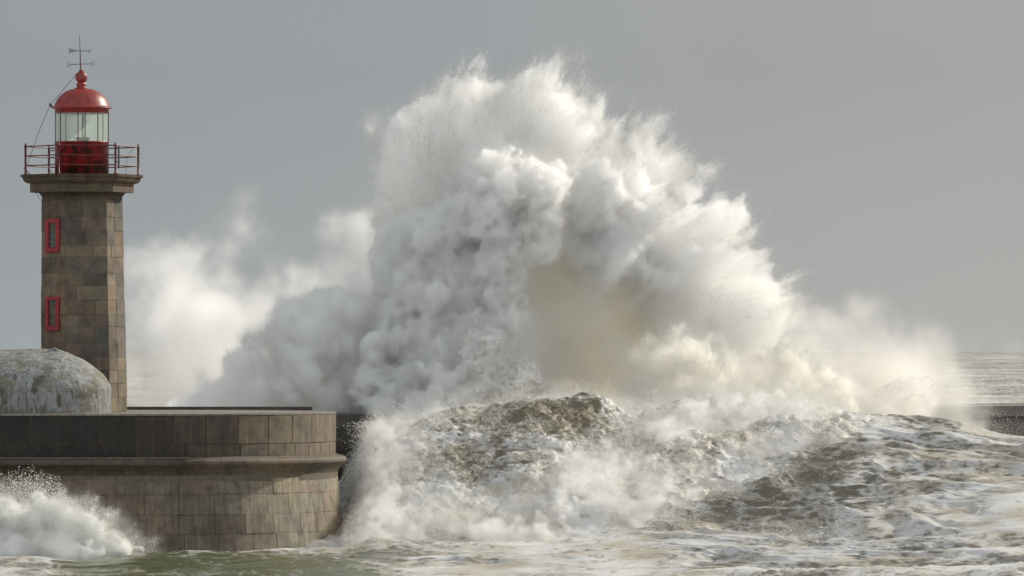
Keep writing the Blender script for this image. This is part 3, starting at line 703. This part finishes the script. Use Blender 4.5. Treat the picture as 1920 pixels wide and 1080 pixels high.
def volume_object(name, dens, org, vs, m, parent):
    nz, ny, nx = dens.shape
    src = bpy.data.meshes.new(name+'_samples'); src.vertices.add(dens.size)
    a = src.attributes.new('d', 'FLOAT', 'POINT'); a.data.foreach_set('value', np.ascontiguousarray(dens, np.float32).ravel())
    so_ = bpy.data.objects.new(name+'_samples', src)
    ng = bpy.data.node_groups.new(name, 'GeometryNodeTree')
    for d in ('INPUT', 'OUTPUT'): ng.interface.new_socket('Geometry', in_out=d, socket_type='NodeSocketGeometry')
    N_, L_ = ng.nodes.new, ng.links.new
    go = N_('NodeGroupOutput'); oi = N_('GeometryNodeObjectInfo'); oi.inputs[0].default_value = so_; vc = N_('GeometryNodeVolumeCube')
    mx = org+np.array([nx-1, ny-1, nz-1])*vs
    vc.inputs['Min'].default_value = org.tolist(); vc.inputs['Max'].default_value = mx.tolist()
    for k, v in zip('XYZ', (nx, ny, nz)): vc.inputs['Resolution '+k].default_value = v
    pos = N_('GeometryNodeInputPosition')
    def vm(op, s, b):
        n = N_('ShaderNodeVectorMath'); n.operation = op; L_(s, n.inputs[0]); n.inputs[1].default_value = b; return n
    p = vm('SUBTRACT', pos.outputs[0], org.tolist()); p = vm('DIVIDE', p.outputs[0], (vs, vs, vs)); p = vm('ADD', p.outputs[0], (.5, .5, .5)); p = vm('FLOOR', p.outputs[0], (0, 0, 0))
    # two-step index keeps whole numbers exact: x + nx*y in float, then an integer multiply for z
    sx_ = N_('ShaderNodeSeparateXYZ'); L_(p.outputs[0], sx_.inputs[0])
    def im(op, a, b):
        n = N_('FunctionNodeIntegerMath'); n.operation = op
        for i, q in enumerate((a, b)):
            if isinstance(q, int): n.inputs[i].default_value = q
            else: L_(q, n.inputs[i])
        return n.outputs[0]
    ix = im('ADD', im('MULTIPLY', im('ADD', im('MULTIPLY', sx_.outputs[2], ny), sx_.outputs[1]), nx), sx_.outputs[0])
    si = N_('GeometryNodeSampleIndex'); si.data_type = 'FLOAT'; si.domain = 'POINT'; si.clamp = True
    na = N_('GeometryNodeInputNamedAttribute'); na.data_type = 'FLOAT'; na.inputs[0].default_value = 'd'
    L_(oi.outputs['Geometry'], si.inputs[0]); L_(na.outputs[0], si.inputs['Value']); L_(ix, si.inputs['Index']); L_(si.outputs[0], vc.inputs['Density'])
    sm = N_('GeometryNodeSetMaterial'); sm.inputs['Material'].default_value = m; L_(vc.outputs[0], sm.inputs[0]); L_(sm.outputs[0], go.inputs[0])
    v = bpy.data.volumes.new(name); v.materials.append(m)
    o = bpy.data.objects.new(name, v); COL.objects.link(o)
    if parent is not None: o.parent = parent; o.matrix_parent_inverse = parent.matrix_basis.inverted()
    md = o.modifiers.new('density', 'NODES'); md.node_group = ng
    o['kind'] = 'stuff'
    return o
def spray(parent, blobs, vs, sigma, color, aniso=.35, k=.22, layers=(), edge=.35, core=.75, ndrop=0, drop_r=(.012, .03), radial=None, seed=0, thin=None, floor=None, drop_box=None, stretch=(1, 1, 1), field=None, box=None, drop_at=-.1, drop_w=.42, halo=0.0, reach=1.3, strings=None):
    """blobs: (column, row, radius in photo px, distance, density) of a burst; layers: (freq, octaves, amplitude, kind) of its lumps"""
    B = []
    for px, py, rp, D, *q in blobs or ():
        B.append((W(px, py, D), rp*D/F, q[0] if q else 1.0))
    mar = 1.0+.5*(reach-1.3)
    lo, hi = box if box is not None else (np.min([c-r-mar for c, r, _ in B], 0), np.max([c+r+mar for c, r, _ in B], 0))
    if floor is not None: lo[2] = max(lo[2], floor)
    n = np.ceil((hi-lo)/vs).astype(int)+1
    E = np.zeros((n[2], n[1], n[0]), np.float32); Q = np.zeros_like(E)
    gx = (lo[0]+np.arange(n[0])*vs).astype(np.float32); gy = (lo[1]+np.arange(n[1])*vs).astype(np.float32); gz = (lo[2]+np.arange(n[2])*vs).astype(np.float32)
    for c, r, q in B:
        s = [slice(max(0, int((c[i]-r-reach-lo[i])/vs)), max(0, int((c[i]+r+reach-lo[i])/vs)+2)) for i in range(3)]
        dx = (gx[s[0]]-c[0])[None, None, :]; dy = (gy[s[1]]-c[1])[None, :, None]; dz = (gz[s[2]]-c[2])[:, None, None]
        d = r-np.sqrt(dx*dx+dy*dy+dz*dz)
        e = np.exp(np.clip(d, -4, 4)/k).astype(np.float32)
        E[s[2], s[1], s[0]] += e; Q[s[2], s[1], s[0]] += e*q
    if field is not None: S, Q = field(gx, gy, gz)
    else: S = k*np.log(E+1e-9); Q /= (E+1e-9)
    del E
    band = (S > -reach) & (S < 1.5)
    iz, iy, ix = np.nonzero(band)
    p = [gx[ix]*stretch[0], gy[iy]*stretch[1], gz[iz]*stretch[2]]
    add = np.zeros(len(ix), np.float32)
    for j, (f, oc, am, kd) in enumerate(layers):
        if kd != 's': add += am*fbm(p, f, oc, seed+7*j, .64 if kd == 'n' and oc >= 5 else .55, kd)
    if radial is not None:
        o, wgt, f, am = radial
        v = [gx[ix]-o[0], gy[iy]-o[1], gz[iz]-o[2]]; Rr = np.sqrt(v[0]**2+v[1]**2+v[2]**2)+1e-6
        wr = fbm(p, .4, 2, seed+88)*.9               # the flight lines of the water bend a little
        v = [v[0]+wr, v[1]-wr, v[2]+.5*wr]
        sc_ = (9+.22*(Rr-9))/Rr
        for j, (lf, oc, lam, kd) in enumerate(layers):
            if kd == 's': add += lam*fbm([a*((8+.3*(Rr-8))/Rr) for a in v], lf, oc, seed+7*j, .62, 'n')
        add += am*wgt(gx[ix], gy[iy], gz[iz])*(fbm([a*sc_ for a in v], f, 4, seed+91, .62, 'r')-.15)
        del v, sc_, Rr
    S[band] += add
    dens = (ss(0, edge, S)+halo*ss(-.75, .1, S))*Q
    if thin is not None:
        f, lo_, hi_ = thin
        tn = fbm(p, f, 4, seed+131, .55, 'n'); dens[band] *= (lo_+(hi_-lo_)*ss(-.45, .45, tn))
    # open the borders of the grid
    for ax in range(3):
        sl_ = [slice(None)]*3
        for e in (0, -1): sl_[ax] = e; dens[tuple(sl_)] = 0; S[tuple(sl_)] = np.minimum(S[tuple(sl_)], -1)
    obs = []
    if core:
        st = 2 if vs < .1 else 1
        v, f = surface_net(S[::st, ::st, ::st], core, lo, vs*st)
        if len(f):                       # keep the main body of water, not stray crumbs
            lab = np.arange(len(v))
            while True:
                m = lab[f].min(1); new = lab.copy()
                for q in range(4): np.minimum.at(new, f[:, q], m)
                new = new[new]
                if (new == lab).all(): break
                lab = new
            u_, cn = np.unique(lab[f[:, 0]], return_counts=True); f = f[lab[f[:, 0]] == u_[cn.argmax()]]
            used = np.unique(f); mp_ = np.zeros(len(v), np.int64); mp_[used] = np.arange(len(used)); v, f = v[used], mp_[f]
        if len(f): obs.append(link('water_core', np_mesh('water_core', v, f, 4), M_CORE, parent, True))
    obs.append(volume_object('spray', dens, lo, vs, vol_mat('spray', color, sigma, aniso), parent))
    if ndrop:
        r = np.random.default_rng(seed)
        wgt = np.clip(1-np.abs(S[iz, iy, ix]-drop_at)/drop_w, 0, 1)**1.5
        tn = fbm(p, .9, 3, seed+151, .6, 'n'); wgt = wgt*ss(-.25, .5, tn)
        if drop_box is not None: wgt = wgt*drop_box(gx[ix], gy[iy], gz[iz])
        pick = r.choice(len(ix), ndrop, p=wgt/wgt.sum()); J = (r.random((ndrop, 3))-.5)*vs*1.6
        pts = np.stack([gx[ix[pick]], gy[iy[pick]], gz[iz[pick]]], -1)+J
        rad = drop_r[0]+(drop_r[1]-drop_r[0])*r.random(ndrop)**3
        if strings is not None:          # ballistic strings of drops flung outwards from the surface
            ns, ln, org_, bias = strings; K = 22
            w2 = wgt*bias(gx[ix], gy[iy], gz[iz]); pk = r.choice(len(ix), ns, p=w2/w2.sum())
            st = np.stack([gx[ix[pk]], gy[iy[pk]], gz[iz[pk]]], -1)+(r.random((ns, 3))-.5)*vs
            d = st-org_+r.normal(size=(ns, 3))*.16*np.linalg.norm(st-org_, axis=1, keepdims=True); d /= np.linalg.norm(d, axis=1, keepdims=True)
            L0 = ln*(.25+r.random(ns)**2*1.2); tt = r.random((ns, K))**1.3
            sp_ = st[:, None, :]+d[:, None, :]*((tt-.35)*L0[:, None])[..., None]+r.normal(size=(ns, K, 3))*(.006+.03*tt)[..., None]
            sp_[..., 2] -= .12*tt*tt*L0[:, None]
            pts = np.concatenate([pts, sp_.reshape(-1, 3)]); rad = np.concatenate([rad, ((drop_r[0]+(drop_r[1]-drop_r[0])*.55*r.random((ns, K))**2)*(1.05-.5*tt)).ravel()])
        droplets('droplets', pts, rad, parent, seed)
    print('spray', parent.name, dens.shape, round(dens.size/1e6, 1), 'M', round(time.time()-T0, 1))

SIG = 6.0
WHITE = (.993, .991, .985)
# --- the great burst
D0 = 222.0
wave = thing('wave_burst', 'huge white burst of seawater thrown high above the breakwater in the middle', 'breaking wave', tuple(W(980, 760, D0)))
main = []
def add(lst, D, dens=1.0):
    for t in lst: main.append((t[0], t[1], t[2], D+(t[3] if len(t) > 3 else 0), dens))
# the fan of thin spray at the back: bright because the sun shines through it
add([(775, 275, 56), (835, 245, 62), (905, 230, 68), (970, 232, 62), (1035, 258, 60), (1090, 315, 64), (1000, 300, 95, .5), (885, 315, 105), (790, 340, 64), (745, 250, 32), (738, 335, 36), (735, 410, 44), (1135, 370, 64), (1000, 208, 26), (925, 186, 28), (1150, 320, 34), (1060, 240, 28)], D0+2.0, .36)
add([(1205, 445, 74), (1275, 448, 60), (1315, 490, 64), (1340, 555, 60), (1275, 560, 96), (1375, 605, 48), (1290, 640, 66), (1345, 432, 24), (1375, 500, 26), (1300, 410, 24)], D0+1.4, .42)
add([(1205, 325, 30), (1180, 355, 36), (1425, 582, 26), (1415, 610, 34), (1175, 318, 28)], D0+3, .16)
# nearer, thicker heads of water
add([(970, 375, 78), (1005, 352, 66), (925, 405, 76), (985, 435, 72)], D0-1.6, 1.2)
add([(1115, 395, 58), (1170, 440, 64), (1140, 475, 72), (1235, 500, 56, .4)], D0, 1.0)
add([(805, 465, 80), (850, 437, 56), (770, 450, 50, .4), (795, 560, 90), (860, 545, 80, -.4), (748, 520, 52)], D0-1.3, 1.0)
add([(930, 520, 64), (950, 610, 58, -.4), (905, 655, 68, -.8), (880, 720, 56, -1.4)], D0-1.8, 1.4)
add([(785, 650, 78), (760, 730, 70, -.8), (840, 745, 64, -1.6), (722, 690, 52), (738, 620, 54, .6), (730, 770, 46, -1.5), (790, 780, 50, -2.5)], D0-2.2, 1.4)
add([(1060, 560, 70, -.4), (1110, 640, 80), (1040, 470, 60, -.6), (1010, 600, 56, -1.2), (1020, 680, 56, -1.4), (1190, 690, 60, -.5), (1150, 560, 60)], D0+.9, .12)
OC = W(800, 800, D0)
def teeth(x, y, z): return .10+.90*ss(D0-1.0, D0+.8, y)*((ss(-4.6, -1.5, x)*.8+.2)*ss(8.0, 11, z)+ss(3.0, 5.5, x)*ss(5.5, 8, z)*(1-ss(8.0, 11, z)))
LUMPS = ((.30, 2, .55, 'b'), (.9, 3, .22, 'b'), (.8, 5, .50, 's'), (1.6, 5, .62, 'n'))
spray(wave, main, .052, 6.0, WHITE, .45, .2, LUMPS, .22, 1.5, 200000, (.007, .019), (OC, teeth, .62, 1.9), 3, drop_at=-.02, drop_w=.4, halo=.02, reach=2.3, strings=(24000, 1.1, OC, lambda x, y, z: .3+1.5*teeth(x, y, z)*ss(4, 9, z)))
# sandy water in the hollow behind
cave = [(1085, 600, 120, D0+2.0), (1150, 670, 105, D0+2.0), (1050, 500, 95, D0+1), (1040, 690, 70, D0+2.6), (1230, 640, 80, D0+2.6), (1200, 520, 86, D0+1.8), (1000, 280, 90, D0+3.6)]
spray(wave, cave, .09, 1.5, (.993, .978, .93), .4, .3, ((.33, 2, .5, 'b'), (.9, 5, .9, 'n')), .7, None, 0, seed=7)
# curtain of laced water falling at the foot of the burst
def lace_mat():
    m, nt, b = mat('laced_water'); Lk = nt.links.new
    tc = nd(nt, 'ShaderNodeTexCoord'); n = nd(nt, 'ShaderNodeTexNoise', i_Scale=1.5, i_Detail=3.0); Lk(tc.outputs['Object'], n.inputs['Vector'])
    ad = nd(nt, 'ShaderNodeMixRGB', blend_type='ADD', i_0=.7); Lk(tc.outputs['Object'], ad.inputs[1]); Lk(n.outputs['Color'], ad.inputs[2])
    v = nd(nt, 'ShaderNodeTexVoronoi', feature='SMOOTH_F1', i_Scale=4.6); Lk(ad.outputs[0], v.inputs['Vector'])
    r = ramp(nt, v.outputs['Distance'], [(.1, (.5, .46, .38)), (.45, (.78, .76, .72))]); Lk(r.outputs[0], b.inputs['Base Color']); b.inputs['Roughness'].default_value = .5
    bp = nd(nt, 'ShaderNodeBump', i_Strength=.8, i_Distance=.14); Lk(v.outputs['Distance'], bp.inputs['Height']); Lk(bp.outputs[0], b.inputs['Normal']); return m
M_LACE = lace_mat()
_core = M_CORE; M_CORE = M_LACE
curt = [(935, 690, 62, D0-3.4), (985, 708, 42, D0-3.6), (905, 650, 50, D0-3.2), (890, 700, 50, D0-3.4), (1005, 722, 26, D0-3.7), (900, 735, 40, D0-3.8), (960, 730, 40, D0-4)]
spray(wave, curt, .055, 1.6, WHITE, .35, .25, ((.7, 2, .3, 'b'), (2.0, 3, .2, 'b')), .5, .28, 60000, (.006, .018), None, 13, drop_at=.1, drop_w=.4)
M_CORE = _core
# --- dark burst behind the pier, and the pale spray that drifts off it
burst = thing('spray_burst', 'grey shadowed bank of spray rising behind the end of the pier', 'spray', tuple(W(560, 770, 220)))
b2 = [(425, 755, 44), (480, 715, 54), (535, 680, 58), (590, 650, 60), (645, 630, 62), (700, 620, 56), (640, 720, 84), (545, 750, 64), (720, 700, 60), (620, 780, 60), (690, 770, 60), (395, 780, 38), (480, 785, 50), (600, 600, 20), (555, 630, 20), (500, 675, 20), (440, 715, 18), (655, 578, 20), (690, 575, 18)]
b2 = [(x, y, r, 220.0+1.2*(x-400)/330) for x, y, r in b2]
spray(burst, b2, .065, 4.5, WHITE, .4, .3, ((.4, 2, .7, 'b'), (.9, 6, 1.5, 'n')), .4, 1.2, 40000, (.006, .016), None, 17, drop_at=.0, drop_w=.35, halo=.03, strings=(5000, .8, W(560, 900, 221), lambda x, y, z: ss(4, 8, z)))
mist = thing('spray_mist', 'pale sunlit spray drifting high to the right of the lighthouse', 'spray', tuple(W(400, 760, 236))); mist['kind'] = 'stuff'
b3 = [(385, 590, 110, 238, 1), (415, 480, 66, 238, .9), (310, 620, 110, 238, .9), (275, 520, 66, 238, .6), (395, 700, 140, 238, 1), (510, 630, 100, 237, 1), (600, 540, 74, 236, 1), (655, 500, 66, 235, 1.1), (700, 465, 56, 235, 1.1), (740, 440, 50, 235, .8), (395, 385, 34, 238, .25), (560, 590, 90, 236, 1), (240, 690, 90, 238, .9), (345, 480, 56, 238, .6), (480, 560, 80, 238, .8), (430, 420, 28, 238, .4), (520, 700, 90, 238, 1), (640, 560, 60, 235, 1),
      (692, 300, 30, 222, .9), (684, 360, 32, 222, 1), (712, 235, 26, 222.5, .4), (676, 420, 40, 224, 1.1)]
spray(mist, b3, .12, 1.25, WHITE, .45, .5, ((.22, 2, .9, 'b'), (.6, 5, 1.7, 'n')), 2.2, None, 0, seed=29, thin=(.5, .18, 1.6))
# --- right hand spray over the crest
crest = thing('spray_crest', 'ragged grey spray torn off the wave crest right of the great burst', 'spray', tuple(W(1400, 770, 215)))
b4 = [(1265, 695, 52, 215), (1320, 690, 55, 215), (1240, 740, 50, 214), (1360, 735, 58, 215), (1440, 735, 56, 215), (1475, 700, 46, 215.5), (1525, 735, 44, 216), (1580, 760, 34, 216), (1420, 775, 50, 213.5), (1310, 775, 50, 213), (1520, 780, 36, 214.5), (1740, 745, 42, 219, .5), (1700, 770, 36, 218, .6), (1650, 775, 28, 217, .6)]
spray(crest, b4, .065, 3.2, (.985, .972, .94), .4, .3, ((.5, 2, .5, 'b'), (1.1, 6, 1.5, 'n')), .45, 1.2, 60000, (.006, .018), None, 41, drop_at=0, drop_w=.4, halo=.04, strings=(9000, .7, W(1330, 980, 214), lambda x, y, z: .4+ss(4, 7, z)))
veil = thing('spray_veil', 'bright veil of windblown spray above the breakwater at right', 'spray', tuple(W(1560, 750, 226))); veil['kind'] = 'stuff'
b5 = [(1380, 680, 80, 224, 1), (1470, 650, 66, 225, .9), (1560, 690, 76, 226, .8), (1650, 705, 72, 227, .7), (1740, 715, 62, 228, .55), (1500, 730, 80, 226, 1), (1620, 750, 66, 226, .9), (1790, 770, 50, 230, .6), (1700, 640, 50, 228, .18), (1820, 805, 40, 231, .8), (1560, 620, 60, 228, .5), (1640, 660, 70, 228, .7), (1790, 730, 60, 233, .4), (1740, 690, 60, 231, .45), (1720, 750, 60, 226, .8), (1780, 790, 44, 228, .9), (1840, 690, 60, 240, .13), (1900, 660, 60, 242, .10), (1760, 650, 60, 238, .14)]
spray(veil, b5, .14, 1.3, (.985, .975, .945), .45, .5, ((.25, 2, .8, 'n'), (.7, 5, 1.4, 'n')), 1.3, None, 0, seed=53, thin=(.4, .25, 1.4))
# --- foam rolling down the face
roller = thing('foam_roller', 'low rolling bank of white foam along the foot of the brown wave', 'foam', tuple(W(900, 1000, 199)))
ROLLBOX = (np.array([-6.0, 193.5, -.2]), np.array([13.0, 214.5, 6.6]))
def roll_field(gx, gy, gz):
    X, D = np.meshgrid(gx, gy); px = 960+X/D*F; h = swell(px, D)
    fb, fc = np.interp(px, *FB), np.interp(px, *FC); z0 = np.zeros_like(X)
    ph = D+np.interp(px, [640, 700, 900], [0, 0, 0])
    foot = np.exp(-((D-fb-.3)/1.5)**2)*(1-ss(1180, 1330, px))
    diag = np.exp(-((D-(fb+(fc-fb)*np.clip((px-960)/480, 0, 1.0)))/1.7)**2)*ss(960, 1060, px)*(1-ss(1480, 1640, px))
    side = np.exp(-((px-715)/75)**2)*ss(197, 199, D)*(1-ss(207, 210, D))
    rollm = ss(fb-1.2, fb+1.2, D)*(1-ss(fc+.5, fc+2.5, D))*ss(630, 690, px)*(1-ss(1500, 1740, px))
    brown = np.exp(-((px-1040)/190)**2-((D-206.5)/3.0)**2)+.6*np.exp(-((px-900)/130)**2-((D-202.8)/1.8)**2)
    n = fbm([X, D, z0], .3, 3, 83, .5)
    t = -.40+rollm*.50+0.58*foot*(.9+.6*n)+.62*diag*(.9+.6*n)+.36*side+.25*n-.85*brown
    lim = ss(610, 650, px)*(1-ss(1680, 1760, px)); t = t*lim-2*(1-lim)
    S = (t[None]+h[None]-gz[:, None, None])*.8
    return S.astype(np.float32), np.clip(.26+.34*(foot+diag+side), 0, 1)[None].astype(np.float32)*np.ones_like(S, dtype=np.float32)
spray(roller, None, .06, 6.0, WHITE, .35, .2, ((1.3, 3, .26, 'b'), (2.6, 5, .75, 'n')), .35, None, 320000, (.007, .02), None, 61, strings=(14000, .5, W(1000, 1180, 210), lambda x, y, z: 1.0+0*x), field=roll_field, box=ROLLBOX, drop_at=-.05, drop_w=.6, halo=.03)
# --- splash at the near left
splash = thing('foreground_splash', 'white splash bursting against the pier wall at lower left', 'splash', tuple(W(100, 1075, 191)))
b7 = [(15, 992, 50, 191.5), (70, 985, 42, 191.5), (118, 985, 42, 191.5), (165, 1005, 36, 191.3), (205, 1022, 26, 191), (30, 1060, 64, 191), (110, 1050, 56, 190.8), (180, 1050, 36, 190.6), (235, 1038, 17, 190.6), (262, 1044, 12, 190.5), (-40, 1010, 60, 191.5), (-110, 1030, 60, 191.5)]
spray(splash, b7, .036, 8.0, (.99, .99, .98), .35, .14, ((.9, 2, .30, 'b'), (1.8, 6, .7, 'n')), .16, .4, 120000, (.005, .015), None, 71, drop_w=.3, halo=.04, strings=(5000, .45, W(60, 1150, 191.5), lambda x, y, z: ss(.3, 1.2, z)))
r = np.random.default_rng(5); K = 36000
px = -60+r.random(K)*330; top = np.interp(px, [-60, 0, 60, 110, 130, 200, 260, 300], [893, 884, 876, 893, 926, 985, 1020, 1040]); base = np.interp(px, [-60, 60, 120, 200, 300], [1000, 985, 985, 1010, 1045])
py = base-(base-top)*r.beta(1.1, 2.1, K)*1.05; Dd = 191.2+r.normal(size=K)*.5
keep = fbm([px.astype(np.float32)/30, py.astype(np.float32)/30, np.zeros(K, np.float32)], 1, 3, 9) > r.normal(size=K)*.22-.12
droplets('droplets', np.stack([W(a, b, c) for a, b, c in zip(px[keep], py[keep], Dd[keep])]), .006+.022*r.random(keep.sum())**3, splash, 6)
# --- loose drops in front of the dark wall
r = np.random.default_rng(8); K = 9000
px = 700-np.abs(r.normal(size=K))*24; py = 790+r.random(K)*230; px = px+(900-py)*.03
droplets('droplets', np.stack([W(a, b, c) for a, b, c in zip(px, py, 202+r.random(K)*4)]), .006+.018*r.random(K)**3, roller, 7)
r = np.random.default_rng(12); K = 600
px = 1845+np.abs(r.normal(size=K))*45; py = 770+r.random(K)*70; px = px+(py-770)*.5
droplets('droplets', np.stack([W(a, b, c) for a, b, c in zip(px, py, 226+r.random(K)*5)]), .006+.016*r.random(K)**3, veil, 13)
# ------------------------------------------------------------------ gulls far out
def gull(px, py, D, span, dih, yaw, label):
    c = W(px, py, D); root = thing('seagull', label, 'bird', tuple(c), 'gulls far out over the sea')
    bm = bmesh.new(); Rz = Matrix.Rotation(yaw, 3, 'Z')
    prof = [(-.22, .0), (-.17, .035), (-.05, .06), (.08, .055), (.17, .035), (.2, .02), (.25, .004)]
    rg = []
    for x, q in prof: rg.append([bm.verts.new(Vector(c)+Rz @ Vector((x*span, q*span*math.cos(a), q*span*math.sin(a)))) for a in np.linspace(0, 2*math.pi, 8, endpoint=False)])
    for a, b in zip(rg, rg[1:]):
        for k in range(8): bm.faces.new((a[k], a[(k+1) % 8], b[(k+1) % 8], b[k]))
    done('body', bm, M_DARK, root, True)
    for sgn in (-1, 1):
        bm = bmesh.new(); G = []
        for t in np.linspace(0, 1, 7):
            y = sgn*t*span*.5; z = span*.5*(dih*min(t, .5)*1.2+(t-.5)*dih*.35*(t > .5)); ch = .13*span*(1-t**2)+.02*span; xo = -.08*span*t*t
            G.append([bm.verts.new(Vector(c)+Rz @ Vector((xo+ch*(.5-s), y, z+.012*span*(s < .6)*(1-abs(s-.3))))) for s in (0, .3, .7, 1)]+[bm.verts.new(Vector(c)+Rz @ Vector((xo+ch*(.5-s), y, z-.012*span))) for s in (.7, .3)])
        for a, b in zip(G, G[1:]):
            for k in range(6): bm.faces.new((a[k], a[(k+1) % 6], b[(k+1) % 6], b[k]))
        done('wing', bm, M_DARK, root, True)
gull(32, 598, 420, .32, 1.2, 1.5, 'tiny gull with wings raised in a V, nearer the photo\'s left edge')
gull(57, 606, 430, .24, .1, .4, 'tiny gull gliding level between the V winged gull and the lighthouse')
gull(1454, 397, 420, .24, -.6, 2.3, 'lone tiny dark gull in the grey sky right of the great burst')
print('script', round(time.time()-T0, 1))
